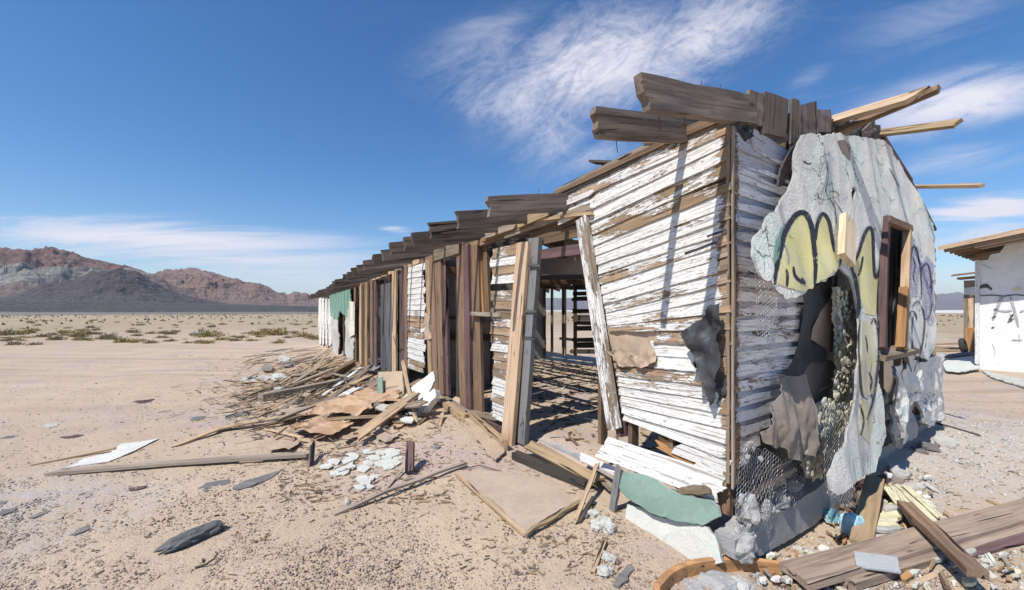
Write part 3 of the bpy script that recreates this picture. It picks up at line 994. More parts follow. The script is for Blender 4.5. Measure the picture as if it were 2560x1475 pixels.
def crease(a0, amp, fr, seed):
    """sharp folds at several sizes"""
    def f(a, b):
        v = 0.0
        for k, wt_ in ((1.0, 0.6), (2.3, 0.32), (5.1, 0.16)):
            v += wt_ * (1 - 2.2 * abs(noise.noise((a * fr * k + seed, b * fr * k * 0.7 + 0.4 * a, seed + k))))
        return a0 + amp * v
    return f


def crumple(a0, amp, fr, seed):
    return lambda a, b: a0 + amp * (1.4 * abs(noise.noise((a * fr + seed, b * fr, seed))) + 0.5 * noise.noise((a * fr * 2.6, b * fr * 2.6, seed + 4)))


sheet('paper_lining', pL([(1500, 815), (1650, 810), (1650, 905), (1600, 930), (1505, 918)]), Lmap, 0.004, M_['kraft'], B, 0.04, crease(-0.03, 0.04, 4, 2.0), 0.01, seed=2)
sheet('paper_lining', pL([(1528, 880), (1560, 868), (1600, 885), (1640, 862), (1648, 900), (1620, 917), (1560, 912)]), Lmap, 0.004, M_['kraft'], B, 0.018, crease(0.02, 0.06, 6, 5.0), 0.02, seed=5)
sheet('tar_paper', pL([(1800, 762), (1822, 758), (1824, 800), (1816, 850), (1822, 905), (1808, 960), (1797, 1010), (1785, 950), (1768, 945), (1760, 900), (1738, 860), (1728, 835), (1752, 815), (1780, 790)]),
      Lmap, 0.004, M_['tar'], B, 0.022, crease(0.06, 0.10, 4.5, 7.0), 0.012, seed=7)
sheet('tar_paper', pL([(1792, 930), (1815, 935), (1822, 985), (1812, 990), (1800, 1015), (1795, 975)]), Lmap, 0.004, M_['tar'], B, 0.025, crumple(0.015, 0.06, 8, 9.0), 0.015, seed=9)
sheet('tar_paper', pL([(1520, 812), (1824, 770), (1826, 1010), (1560, 930)], -0.035), Lmap, 0.004, M_['felt'], B, 0.15, lambda a, b: -0.075, 0.0, seed=12)
for x0, y0, x1, y1 in ((1686, 566, 1706, 558), (1768, 592, 1815, 574), (1712, 634, 1790, 606)):      # splits in the boards
    plank('split', onL(x0, y0, 0.018), onL(x1, y1, 0.018), 0.022, 0.003, M_['tar'], nL, B, rag=0.01, wt=0.7)


# --- posts and studs of the long wall
def studL(x0, y0, x1, y1, wpx, mat, o0=0.0, o1=None, th=0.045, paint=None, name='stud', **kw):
    o1 = o0 if o1 is None else o1
    a, b = onL(x0, y0, o0), onL(x1, y1, o1)
    my = (y0 + y1) / 2
    mx = (x0 + x1) / 2
    wv = (onL(mx + wpx / 2, my, o0) - onL(mx - wpx / 2, my, o0)).length
    wv = min(wv, 0.40)
    return plank(name, b, a, wv, th, M_[mat], nL, B, nx=8, paint=paint, **kw)


studL(1455, 545, 1536, 1072, 27, 'postw', 0.05, 0.06, 0.05, paint=0.36, name='door_post', jit=0.004)
studL(1474, 560, 1552, 1090, 9, 'maroon', 0.0, 0.02, 0.06, name='door_post')
studL(1557, 1055, 1560, 1090, 24, 'maroon', -0.05, -0.05, 0.08, name='stud')
studL(1310, 605, 1268, 1124, 27, 'pale', 0.07, 0.20, 0.05, name='door_post', jit=0.004)
studL(1336, 596, 1300, 1104, 30, 'greyp', 0.02, 0.10, 0.06, paint=0.48, name='door_post', jit=0.005)
studL(1288, 900, 1285, 1118, 10, 'maroon', 0.03, 0.12, 0.05, name='door_post')
for y0 in (662, 778, 845):                             # hinge plates across the dark post
    plank('hinge_plate', onL(1322 - (y0 - 662) * 0.09, y0, 0.09), onL(1350 - (y0 - 662) * 0.09, y0 + 1, 0.09), 0.035, 0.012, M_['char'], nL, B, nx=2)
# door head: boards set back over the doorway
plank('door_head', onL(1326, 592, -0.04), onL(1470, 556, -0.04), 0.26, 0.03, M_['brown'], nL, B)
plank('door_head', onL(1322, 640, -0.02), onL(1462, 622, -0.02), 0.11, 0.05, M_['maroon'], nL, B)
plank('fascia', onL(1205, 600, 0.03), onL(1330, 560, 0.03), 0.06, 0.03, M_['brown'], nL, B, rag=0.04)
plank('fascia', onL(1300, 556, 0.04), onL(1482, 533, 0.04), 0.03, 0.05, M_['tan'], nL, B, rag=0.04)
plank('fascia', onL(1262, 590, 0.02), onL(1480, 515, 0.02), 0.07, 0.03, M_['grey'], nL, B, rag=0.05)
plank('fascia', onL(1290, 562, 0.07), onL(1378, 524, 0.07), 0.11, 0.03, M_['tan'], nL, B, rag=0.06)
plank('fascia', onL(1216, 588, 0.06), onL(1290, 562, 0.06), 0.09, 0.03, M_['grey'], nL, B, rag=0.06)
plank('fascia', onL(1295, 540, 0.02), onL(1380, 508, 0.02), 0.06, 0.03, M_['orange'], nL, B, rag=0.05)

# narrow siding panel beside the doorway
zz = 0.30
k = 0
while zz < 2.62:
    xl_, xr_ = 1233, 1302 - (2.6 - zz) * 13
    a = onL(xl_, 800, 0)
    b = onL(xr_, 800, 0)
    e = 0.118
    skip = k in (15,)
    if not skip:
        plank('siding_board', Lw(tz(a)[0] + R.uniform(-0.06, 0.05), zz, 0.012 + R.uniform(0, 0.012)), Lw(tz(b)[0], zz + R.uniform(-0.02, 0.015), 0.012 + R.uniform(0, 0.006)), e + 0.02, 0.012,
              M_['white'], (nL + UP * 0.11).normalized(), B, nx=4, rag=0.03, paint=[0.75, 0.7, 0.3, 0.75, 0.66, 0.25, 0.2, 0.36, 0.62, 0.2, 0.24, 0.5, 0.15, 0.2, 0.3, 0.2, 0.66, 0.2, 0.6, 0.25][k % 20])
    zz += e
    k += 1

# window and door framing between the two siding panels
for args in ((1080, 640, 1092, 985, 12, 'brown', 0.02), (1096, 640, 1104, 985, 15, 'brown', 0.0), (1110, 655, 1117, 985, 14, 'maroon', -0.05),
             (1152, 610, 1162, 1030, 18, 'brown', 0.0), (1166, 612, 1174, 1034, 13, 'maroon', 0.03), (1186, 615, 1196, 1028, 24, 'brown', -0.02),
             (1146, 655, 1148, 1000, 9, 'dark', -0.2), (1198, 615, 1208, 782, 9, 'orange', -0.06), (1212, 612, 1220, 782, 13, 'brown', -0.1),
             (1070, 650, 1078, 960, 9, 'tan', 0.0)):
    studL(*args[:6], args[6])
plank('door_head', onL(1086, 640, 0.02), onL(1152, 618, 0.02), 0.20, 0.06, M_['grey'], nL, B)
plank('crossbar', onL(1176, 784, 0.05), onL(1248, 787, 0.05), 0.06, 0.05, M_['grey'], nL, B, rag=0.03)
plank('top_plate', Lw(2.0, zs_plate(2) - 0.03, -0.03), Lw(6.4, zs_plate(6.4) - 0.05, -0.03), 0.10, 0.05, M_['brown'], nL, B, nx=10)
plank('top_plate', Lw(6.3, zs_plate(6.3) - 0.04, 0.0), Lw(12.5, zs_plate(12.5) - 0.05, 0.0), 0.10, 0.05, M_['tan'], nL, B, nx=10)
plank('top_plate', Lw(12.4, zs_plate(12.4) - 0.04, 0.0), Lw(20.0, zs_plate(20) - 0.05, 0.0), 0.10, 0.05, M_['dark'], nL, B, nx=10)
# sill timbers at the foot
for (x0, y0, x1, y1, ww, th, mt, lab) in ((1086, 992, 1160, 1045, 0.13, 0.10, 'tan', 0), (1102, 988, 1165, 1030, 0.10, 0.05, 'grey', 0), (1172, 1040, 1262, 1118, 0.06, 0.18, 'tan', 0),
                                          (1180, 1030, 1248, 1046, 0.12, 0.05, 'grey', 0), (1215, 1052, 1256, 1075, 0.06, 0.05, 'maroon', 0)):
    plank('sill_timber', onG(x0, y0, 0.05), onG(x1, y1, 0.05), ww, th, M_[mt], UP, B, rag=0.03)
plank('sill_timber', onG(1290, 1138, 0.05), onG(1470, 1212, 0.05), 0.09, 0.08, M_['dark'], UP, B, rag=0.04)
plank('sill_timber', onG(1322, 1112, 0.12), onG(1500, 1205, 0.10), 0.12, 0.03, M_['tan'], (UP + nL * 0.5).normalized(), B, rag=0.05)
plank('sill_timber', onG(1345, 1118, 0.05), onG(1480, 1200, 0.05), 0.05, 0.12, M_['grey'], UP, B, rag=0.05)

# white siding panel further along
zz = 0.55
while zz < 2.72:
    a, b = onL(1021, 800)[:], onL(1064, 800)[:]
    ta, tb = tz(Vector(a))[0], tz(Vector(b))[0]
    hi = zz > 1.5
    plank('siding_board', Lw(ta + R.uniform(-0.03, 0.03), zz, 0.012 + R.uniform(0, 0.01)), Lw(tb + R.uniform(-0.04, 0.1), zz + R.uniform(-0.02, 0.02), 0.012), 0.135, 0.012, M_['white'],
          (nL + UP * 0.11).normalized(), B, nx=4, rag=0.04, paint=R.choice([0.9, 0.9, 0.75, 0.3, 0.8]) if zz < 1.25 or zz > 1.75 else R.choice([0.2, 0.3, 0.45]))
    zz += 0.115
sheet('paper_strip', pL([(1064, 782), (1082, 786), (1084, 846), (1066, 850)]), Lmap, 0.003, M_['kraft'], B, 0.06, crumple(0.03, 0.03, 5, 3), 0.02, seed=31)
# far studs, the grey door leaf, flaking far stucco
for (x0, w_, mt, o) in ((889, 10, 'brown', 0), (904, 7, 'tan', 0.02), (912, 8, 'brown', -0.02), (920, 5, 'tan', 0.03), (930, 7, 'brown', 0), (938, 9, 'maroon', -0.02),
                        (989, 10, 'tan', 0.02), (999, 7, 'dark', -0.05), (1010, 12, 'maroon', 0.0), (1019, 6, 'brown', 0.02)):
    p = onL(x0, 800)
    tt = tz(p)[0]
    base = Lw(tt, 0.02, o)
    top = Lw(tt, zs_plate(tt) - 0.02, o)
    wv = min(0.3, (onL(x0 + w_ / 2, 800) - onL(x0 - w_ / 2, 800)).length)
    plank('stud', base, top, wv, 0.05, M_[mt], nL, B, nx=6)
ta, tb = tz(onL(945, 800))[0], tz(onL(984, 800))[0]
for i in range(3):
    k0, k1 = ta + (tb - ta) * i / 3, ta + (tb - ta) * (i + 1) / 3
    plank('door_panel', Lw((k0 + k1) / 2, 0.1, -0.08), Lw((k0 + k1) / 2, 2.45, -0.08), abs(k1 - k0) - 0.01, 0.03, M_['char'], nL, B, nx=4)
far_poly = [(793, 742), (800, 728), (832, 722), (834, 736), (873, 730), (874, 790), (868, 815), (866, 880), (870, 902), (862, 912), (852, 890), (850, 830), (858, 800), (846, 780),
            (842, 830), (836, 905), (820, 880), (815, 860), (803, 868), (799, 850)]
sheet('stucco_patch', pL([(826, 738), (878, 722), (882, 775), (874, 800), (852, 776), (848, 800), (830, 790)]), Lmap, 0.025, M_['greenp'], B, 0.12, lambda a, b: 0.045 + 0.03 * noise.noise((a, b, 0)), 0.05, seed=41)
sheet('stucco_patch', pL([(834, 786), (847, 800), (851, 840), (846, 905), (834, 868), (831, 830)]), Lmap, 0.03, M_['chalk'], B, 0.12, lambda a, b: 0.06 + 0.08 * noise.noise((a * 1.5, b * 1.5, 0)), 0.06, seed=42)
sheet('stucco_patch', pL([(866, 792), (882, 760), (884, 840), (890, 850), (888, 905), (876, 925), (870, 880)]), Lmap, 0.03, M_['chalk'], B, 0.12, lambda a, b: 0.06 + 0.08 * noise.noise((a * 1.5, b * 1.5, 3)), 0.06, seed=43)
sheet('stucco_patch', pL([(879, 752), (893, 756), (893, 836), (880, 842)]), Lmap, 0.02, M_['clump'], B, 0.12, lambda a, b: 0.09, 0.03, seed=44)
for x0, x1 in ((799, 805), (807, 812), (815, 820), (823, 831)):
    sheet('stucco_patch', pL([(x0, 748), (x1, 744), (x1 + 1, 800), (x1, 858), (x0 + 1, 866), (x0 - 1, 800)]), Lmap, 0.03, M_['stuccow'], B, 0.2, lambda a, b: 0.04, 0.05, seed=x0)
for tt in (11.7, 12.6, 13.4, 14.5, 15.6, 16.8, 18.2, 19.6):
    plank('stud', Lw(tt, 0.0, -0.05), Lw(tt, zs_plate(tt), -0.05), 0.1, 0.05, M_['brown'], dL, B, nx=3)
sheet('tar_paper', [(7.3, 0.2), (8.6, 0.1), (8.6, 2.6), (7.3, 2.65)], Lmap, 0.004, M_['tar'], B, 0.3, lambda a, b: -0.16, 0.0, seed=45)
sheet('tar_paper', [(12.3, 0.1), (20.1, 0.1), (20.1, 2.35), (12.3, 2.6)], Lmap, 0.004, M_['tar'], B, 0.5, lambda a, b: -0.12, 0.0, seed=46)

# --- partitions and back wall seen through the openings
def Pt(t0):
    return lambda a, b, o: C + dR * a + dL * (t0 - o) + UP * b


for t0, s0, s1, zt in ((5.55, 0.08, 1.85, 2.75), (9.2, 0.08, 5.5, 2.9), (13.0, 0.08, 5.5, 2.8), (20.0, 0.0, 5.64, 2.5)):
    sheet('partition_wall', [(s0, 0.1), (s1, 0.1), (s1, zt), (s0, zt)], Pt(t0), 0.03, M_['greyp2'], B, 0.3, lambda a, b: 0.015 * noise.noise((a, b, 0)), 0.02, seed=t0)
    for i in range(4):
        ss = s0 + 0.1 + i * (s1 - s0 - 0.2) / 3
        plank('stud', C + dR * ss + dL * (t0 - 0.06) + UP * 0.1, C + dR * ss + dL * (t0 - 0.06) + UP * zt, 0.09, 0.04, M_['brown'], dR, B, nx=3)
plank('crossbar', C + dR * 0.1 + dL * 5.40 + UP * 1.25, C + dR * 1.8 + dL * 5.40 + UP * 1.18, 0.12, 0.04, M_['dark'], -dL, B)
plank('crossbar', C + dR * 0.1 + dL * 5.40 + UP * 1.62, C + dR * 1.8 + dL * 5.40 + UP * 1.5, 0.06, 0.04, M_['dark'], -dL, B)


def onBack(px, py, o=0.0):
    return on_plane(px, py, C + dR * (5.60 + o), nL)


for x, ww in ((1346, 0.09), (1354, 0.10), (1380, 0.09), (1408, 0.09), (1413, 0.06), (1438, 0.12)):
    plank('stud', onBack(x, 890), onBack(x, 712), ww, 0.05, M_['brown'] if x != 1413 else M_['grey'], nL, B, nx=4)
plank('back_plate', onBack(1320, 717), onBack(1445, 703), 0.18, 0.06, M_['brown'], nL, B)
plank('back_plate', onBack(1318, 700), onBack(1500, 676), 0.25, 0.05, M_['dark'], nL, B)
plank('crossbar', onBack(1400, 846), onBack(1440, 850), 0.08, 0.06, M_['grey'], nL, B)
for i in range(13):                                    # broken slats left on the back wall
    y0 = 705 + i * 14.5
    if i in (4, 9):
        continue
    plank('lath', onBack(1428 + R.uniform(0, 12), y0 + R.uniform(-2, 2), -0.04), onBack(1520, y0 + R.uniform(-4, 4), -0.04), 0.16 + R.uniform(-0.05, 0.02), 0.015, M_['dark'], nL, B, nx=3, rag=0.08)
for tt in (0.2, 1.0, 1.8, 2.6, 3.4, 4.2, 5.0, 5.8, 6.6, 11.0, 12.0, 14, 16, 18):
    plank('stud', C + dR * 5.6 + dL * tt + UP * 0.1, C + dR * 5.6 + dL * tt + UP * 2.75, 0.09, 0.045, M_['brown'], nL, B, nx=3)
sheet('back_wall_lining', [(0.0, 0.1), (6.6, 0.1), (6.6, 2.7), (0.0, 2.7)], lambda a, b, o: C + dR * (5.66 - o) + dL * a + UP * b, 0.02, M_['felt'], B, 0.4, lambda a, b: 0.0, 0.04, seed=51)
sheet('back_wall_lining', [(10.1, 0.1), (20, 0.1), (20, 2.5), (10.1, 2.7)], lambda a, b, o: C + dR * (5.66 - o) + dL * a + UP * b, 0.02, M_['felt'], B, 0.5, lambda a, b: 0.0, 0.04, seed=52)
# ceiling joists and boards over the doorway bay
for tt, zc in ((2.2, 2.55), (3.0, 2.5), (3.8, 2.52), (4.6, 2.5), (5.4, 2.5), (6.6, 2.48), (7.8, 2.46)):
    plank('ceiling_joist', C + dR * 0.15 + dL * tt + UP * zc, C + dR * 5.5 + dL * tt + UP * (zc + R.uniform(-0.05, 0.05)), 0.14, 0.045, M_['brown'], dL, B)
plank('ceiling_board', onL(1322, 668, -0.4), onL(1475, 664, -0.4), 0.20, 0.03, M_['felt'], nL, B)
plank('ceiling_board', onL(1300, 690, -1.2), onL(1490, 686, -1.2), 0.14, 0.03, M_['dark'], nL, B)

# --- roof: rafters, tails, open sheathing
RIDGE = 2.95


def rafter_line(t, s, z0):
    return z0 + 0.19 * (s + 1.0)


def rafter(t, z0, s0, s1, mat='rafter', w_=0.19, th=0.048, **kw):
    a = C + dR * s0 + dL * t + UP * (rafter_line(t, s0, z0) - w_ / 2)
    b = C + dR * s1 + dL * t + UP * (rafter_line(t, s1, z0) - w_ / 2)
    return plank('rafter', a, b, w_, th, M_[mat], dL, B, nx=12, ny=4, rag=0.018, jit=0.007, **kw)


rafter(-0.03, 3.09, -1.0, 0.25, 'rafter', 0.20, 0.055, skewA=0.02)
rafter(0.345, 3.07, -1.0, 2.9, 'rafter', 0.19, 0.05)
plank('lookout_block', onL(1612, 352, 0.02), onL(1690, 352, 0.02), 0.05, 0.05, M_['brown'], nL, B)
tl = [1.77, 2.44, 3.11, 3.79, 4.35, 4.93, 5.48]
while tl[-1] < 18.2:
    tl.append(tl[-1] + 0.61)
for i, tt in enumerate(tl):
    tt += R.uniform(-0.03, 0.03)
    s_tail = -1.0 + (R.uniform(-0.06, 0.04) if i > 1 else 0)
    s_tail += 0.25 * min(1, max(0, (tt - 9) / 4))
    if i in (13, 19, 24):
        s_tail += 0.25
    rafter(tt, zs_tail(tt) + R.uniform(-0.02, 0.02), s_tail, RIDGE + 0.03, bend=R.uniform(-0.012, 0.012), twist=R.uniform(-0.05, 0.05))
    # right slope
    zr = rafter_line(tt, RIDGE, zs_tail(tt))
    plank('rafter', C + dR * RIDGE + dL * (tt + 0.05) + UP * (zr - 0.1), C + dR * 6.1 + dL * (tt + 0.05) + UP * (zr - 0.92), 0.16, 0.045, M_['brown'], dL, B, nx=4)
for tt in (0.9, 1.3):
    zr = rafter_line(tt, RIDGE, 2.95)
    rafter(tt, 2.95, 0.35, RIDGE)
    plank('rafter', C + dR * RIDGE + dL * (tt + 0.05) + UP * (zr - 0.1), C + dR * 5.75 + dL * (tt + 0.05) + UP * (zr - 0.86), 0.16, 0.045, M_['brown'], dL, B, nx=4)
plank('ridge_board', C + dR * RIDGE + dL * 0.3 + UP * 3.58, C + dR * RIDGE + dL * 20 + UP * 3.1, 0.16, 0.03, M_['brown'], dR, B, nx=12)
rows = [0.36 + 0.155 * i for i in range(17)]
for j, ss in enumerate(rows):                          # boards over the left slope, many missing
    t0 = 1.6 + R.uniform(0, 0.6)
    while t0 < 19.5:
        ln = R.choice([1.83, 2.44, 3.05])
        t1 = min(19.8, t0 + ln)
        gone = R.random() < (0.42 if t0 < 9 else 0.2)
        if not gone:
            za = rafter_line(t0, ss, zs_tail(t0)) + 0.012
            zb = rafter_line(t1, ss, zs_tail(t1)) + 0.012
            plank('roof_board', C + dR * ss + dL * t0 + UP * za, C + dR * ss + dL * t1 + UP * zb, 0.135, 0.02, M_['brown'], (UP - dR * 0.19).normalized(), B, nx=2, ny=1, rag=0.03)
        t0 = t1 + 0.02
for j in range(11):
    ss = RIDGE + 0.2 + j * 0.25
    t0 = 0.4
    while t0 < 19.5:
        t1 = min(19.8, t0 + 4.9)
        if R.random() > 0.15:
            zz0 = rafter_line(t0, RIDGE, zs_tail(t0)) - 0.26 * (ss - RIDGE)
            zz1 = rafter_line(t1, RIDGE, zs_tail(t1)) - 0.26 * (ss - RIDGE)
            plank('roof_board', C + dR * ss + dL * t0 + UP * zz0, C + dR * ss + dL * t1 + UP * zz1, 0.235, 0.02, M_['brown'], (UP + dR * 0.26).normalized(), B, nx=2, ny=1, rag=0.03)
        t0 = t1 + 0.02
for tt, oo, za, zb in ((1.77, 0.4, 2.92, 3.0), (-0.03, 0.85, 2.90, 2.82), (-0.03, 0.6, 2.96, 2.89), (0.345, 0.8, 2.90, 2.82), (0.345, 0.3, 3.19, 3.27), (-0.03, 0.2, 3.22, 3.29), (0.345, 0.15, 3.2, 3.28), (-0.03, 0.42, 3.19, 3.25)):
    tube('nail', [Lw(tt, za, oo), Lw(tt, zb, oo - 0.015)], 0.003, M_['rust'], B)

# --- gable wall: clapboards on the left
def s_end(z):
    if z < 0.9:
        return max(0.10, 0.06 + (z - 0.5) * 1.55)
    return 1.28


z = 0.50
k = 0
while z < 3.16:
    e = 0.1096
    s1 = s_end(z)
    if z > 2.4:
        s1 = 1.15
    if z > 3.02:
        z += e
        continue
    pnt = 0.56 + 0.25 * noise.noise((k * 0.7, 3, 1)) if z < 2.1 else 0.62
    plank('siding_board', Rw(0.022, z + e / 2 + 0.012, 0.004 + R.uniform(0, 0.004)), Rw(s1, z + e / 2 + 0.012 + R.uniform(-0.008, 0.008), 0.004), e + 0.026, 0.012, M_['white_shaded'], (nR + UP * 0.07).normalized(), B,
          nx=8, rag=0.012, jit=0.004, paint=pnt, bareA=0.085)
    z += e
    k += 1
plank('siding_board', Rw(0.25, 3.03, 0.02), Rw(0.98, 2.98, 0.02), 0.16, 0.012, M_['white_shaded'], nR, B, paint=0.62, rag=0.04, skewA=-0.12)
for s_ in (0.06, 0.5, 0.95, 1.4, 1.85, 2.3, 2.75, 3.2, 4.2, 4.65, 5.1, 5.55):
    zt = 3.1 + 0.19 * min(s_, 3.2) - 0.33 * max(0, s_ - 3.2)
    plank('stud', Rw(s_, 0.25, -0.07), Rw(s_, zt - 0.1, -0.07), 0.09, 0.045, M_['brown'], dR, B, nx=4)
sheet('tar_paper', [(0.05, 0.45), (3.3, 0.25), (3.3, 3.4), (0.05, 2.95)], Rmap, 0.004, M_['tar'], B, 0.15, lambda a, b: -0.02 + 0.004 * noise.noise((a * 3, b * 3, 0)), 0.01, seed=61)  # black backing added behind the siding to keep interior light out
sheet('tar_paper', [(3.3, 0.25), (3.42, 0.25), (3.42, 3.4), (3.3, 3.4)], Rmap, 0.004, M_['tar'], B, 0.15, lambda a, b: -0.02, 0.01, seed=62)
nv, nf = [], []
for p in nails:
    if isinstance(p, tuple):
        p = p[1]
        i0 = len(nv)
        nv += [p - C + dL * 0.0055 * u + UP * 0.0055 * v + nL * (0.004 if (u, v) == (0, 0) else 0) for u, v in ((-1, 0), (0, -1), (1, 0), (0, 1), (0, 0))]
        nf += [(i0, i0 + 1, i0 + 4), (i0 + 1, i0 + 2, i0 + 4), (i0 + 2, i0 + 3, i0 + 4), (i0 + 3, i0, i0 + 4)]
        continue
    i0 = len(nv)
    for u, v in ((-1, -1), (1, -1), (1, 1), (-1, 1)):
        nv.append(p - C + dR * 0.005 * u + UP * 0.005 * v)
    nv.append(p - C + nR * 0.02 - UP * 0.004)
    nf += [(i0, i0 + 1, i0 + 4), (i0 + 1, i0 + 2, i0 + 4), (i0 + 2, i0 + 3, i0 + 4), (i0 + 3, i0, i0 + 4)]
nm = bpy.data.meshes.new('nails')
nm.from_pydata(nv, [], nf)
link('nails', nm, Matrix.Translation(C), B, M_['rust'])['kind'] = 'stuff'

# --- gable verge boards and lookouts
for (x0, y0, x1, y1, ww, mt) in ((1885, 314, 1889, 231, 0.21, 'rafter'), (1934, 340, 1939, 240, 0.38, 'vgrey'), (1983, 360, 1986, 250, 0.14, 'rafter'), (2020, 344, 2016, 260, 0.38, 'vgrey'), (2058, 332, 2058, 274, 0.30, 'vgrey'), (2134, 338, 2130, 302, 0.46, 'rafter'), (2172, 340, 2170, 312, 0.40, 'vgrey')):
    plank('verge_board', onR(x0, y0, 0.04), onR(x1, y1, 0.045), ww, 0.022, M_[mt], nR, B, nx=4, ny=3, rag=0.007, jit=0.006, skewA=-0.19 * ww, skewB=-0.19 * ww)
plank('verge_board', onR(1880, 300, 0.012), onR(2200, 332, 0.012), 0.16, 0.02, M_['dark'], nR, B, nx=6)
sheet('tar_paper', pR([(1838, 262), (1880, 262), (1880, 345), (1868, 352), (1850, 320), (1836, 300)], 0.03), Rmap, 0.01, M_['tar'], B, 0.03, crumple(0.015, 0.05, 14, 4), 0.012, seed=71, smooth=False)
plank('verge_board', onR(2206, 345, 0.02), onR(2276, 455, 0.02), 0.06, 0.05, M_['maroon'], nR, B)
plank('verge_board', onR(2274, 455, 0.015), onR(2336, 575, 0.015), 0.035, 0.05, M_['brown'], nR, B)


def lookout(x0, y0, x1, y1, out, w_, th, mat, name='lookout', up=None, **kw):
    a = onR(x0, y0, -0.02)
    b = on_plane(x1, y1, C + nR * out, nR)
    return plank(name, a, b, w_, th, M_[mat], up or dR, B, nx=6, ny=3, **kw)


lookout(2078, 302, 2296, 238, 0.66, 0.10, 0.045, 'pale', skewB=0.10, up=(UP * 0.6 - dR * 0.9).normalized())
lookout(2080, 336, 2348, 222, 0.72, 0.07, 0.045, 'brown', up=(UP * 0.6 - dR * 0.8).normalized())
lookout(2192, 334, 2396, 308, 0.68, 0.085, 0.04, 'pale', up=(-dR * 0.8 + UP * 0.5).normalized(), skewB=0.02)
lookout(2282, 467, 2456, 464, 0.66, 0.06, 0.04, 'pale', up=(-dR * 0.4 + UP).normalized())
# ------------------------------------------------------------------ stucco skin of the gable
def sstep(x, a, b):
    k = min(1.0, max(0.0, (x - a) / (b - a)))
    return k * k * (3 - 2 * k)


def skin_off(s, z):
    q = s + 0.16 * (z - 2.0)                             # the folds run down and slightly to the right
    f = 0.050 * noise.noise((q * 2.3, z * 0.45, 4.0)) + 0.022 * sstep(2.4 - s, 0.0, 1.0) * noise.noise((q * 5.3, z * 0.8, 9.0)) + 0.02 * noise.noise((s * 2.4, z * 1.9, 12.0)) + 0.012 * noise.noise((s * 5, z * 5, 2.0))
    o = 0.055 + 0.60 * f + 0.115 * max(0.0, 3.5 - max(z, 1.35))
    flap = sstep(2.2 - s, 0.3, 1.3) * sstep(2.75 - z, 0.2, 0.9)
    o += 0.06 * flap
    o += 0.07 * sstep(z, 2.4, 3.4) * sstep(2.0 - s, 0.0, 0.8)
    low = sstep(0.9 - z, 0.0, 0.8)
    o += 0.10 * low * (0.5 + noise.noise((s * 2.2, z * 1.5, 7)))
    return max(o, 0.035)


def skin_map(a, b, o):
    return Rw(a, b, o)


OUT = 0.07


def on_skin(px, py, lift):
    p = onR(px, py, OUT)
    for _ in range(4):
        s, z = sz(p)
        p = onR(px, py, skin_off(s, z) + lift)
    return p


def pS(pts):
    return [sz(on_skin(x, y, 0.0)) for x, y in pts]


skin_poly = [(2006, 337), (2030, 333), (2049, 334), (2057, 344), (2070, 334), (2112, 336), (2165, 343), (2208, 348), (2242, 398), (2275, 450), (2309, 508), (2333, 560), (2338, 594), (2337, 640),
             (2337, 760), (2337, 868), (2322, 900), (2300, 890), (2268, 905), (2254, 868), (2262, 700), (2276, 566), (2216, 536), (2210, 700), (2200, 872), (2196, 930), (2210, 1010), (2216, 1090), (2190, 1180),
             (2128, 1216), (2098, 1238), (2080, 1226), (2072, 1190), (2090, 1150), (2112, 1120), (2128, 1060), (2138, 1000), (2142, 930), (2148, 860), (2146, 780), (2128, 700), (2104, 676),
             (2097, 670), (2059, 704), (2011, 733), (1963, 747), (1938, 716), (1929, 699), (1910, 699), (1890, 660), (1883, 640), (1886, 598), (1919, 550), (1943, 521), (1972, 478), (1988, 438), (1988, 384), (1996, 354)]
SK = sheet('stucco_skin', pS(skin_poly), skin_map, 0.016, M_['stucco'], B, 0.032, skin_off, 0.020, seed=81, holes=[pS([(2131, 470), (2136, 464), (2140, 478), (2138, 498), (2132, 500), (2129, 486)])],
           back=M_['concrete'])


def ribbon(pts, wpx, mat, lift=0.007, name='graffiti_stroke', parent=None, dens=5.0, rnd=0.15, fn=None, noc=False):
    """a sprayed line lying on the skin"""
    fn = fn or on_skin
    pts = [Vector(p) for p in pts]
    # Catmull-Rom through the points
    P = [pts[0]] + pts + [pts[-1]]
    path = []
    for i in range(1, len(P) - 2):
        n = max(2, int((P[i + 1] - P[i]).length / dens))
        for k in range(n):
            u = k / n
            a, b, c, d = P[i - 1], P[i], P[i + 1], P[i + 2]
            path.append(0.5 * ((2 * b) + (c - a) * u + (2 * a - 5 * b + 4 * c - d) * u * u + (3 * b - a - 3 * c + d) * u ** 3))
    path.append(pts[-1])
    vs, fs = [], []
    n = len(path)
    for i, p in enumerate(path):
        d = (path[min(i + 1, n - 1)] - path[max(0, i - 1)])
        d = d.normalized() if d.length > 0 else Vector((1, 0))
        nn = Vector((-d.y, d.x))
        wv = wpx * (1 + rnd * noise.noise((p.x * 0.06, p.y * 0.06, 3))) * min(1, 0.45 + 3.0 * min(i, n - 1 - i) / n)
        for k in (-0.5, 0, 0.5):
            q = p + nn * wv * k
            vs.append(fn(q.x, q.y, lift))
        if i:
            a = 3 * i
            fs += [(a - 3, a, a + 1, a - 2), (a - 2, a + 1, a + 2, a - 1)]
    org = vs[0].copy()
    me = bpy.data.meshes.new(name)
    me.from_pydata([v - org for v in vs], [], fs)
    return link(name, me, Matrix.Translation(org), parent or SK, mat)


def fill(pts, mat, lift=0.004, name='graffiti_fill', seed=1.0):
    poly = pS(pts)
    return sheet(name, poly, skin_map, 0.002, mat, SK, 0.035, lambda a, b: skin_off(a, b) + lift, 0.012, seed=seed)


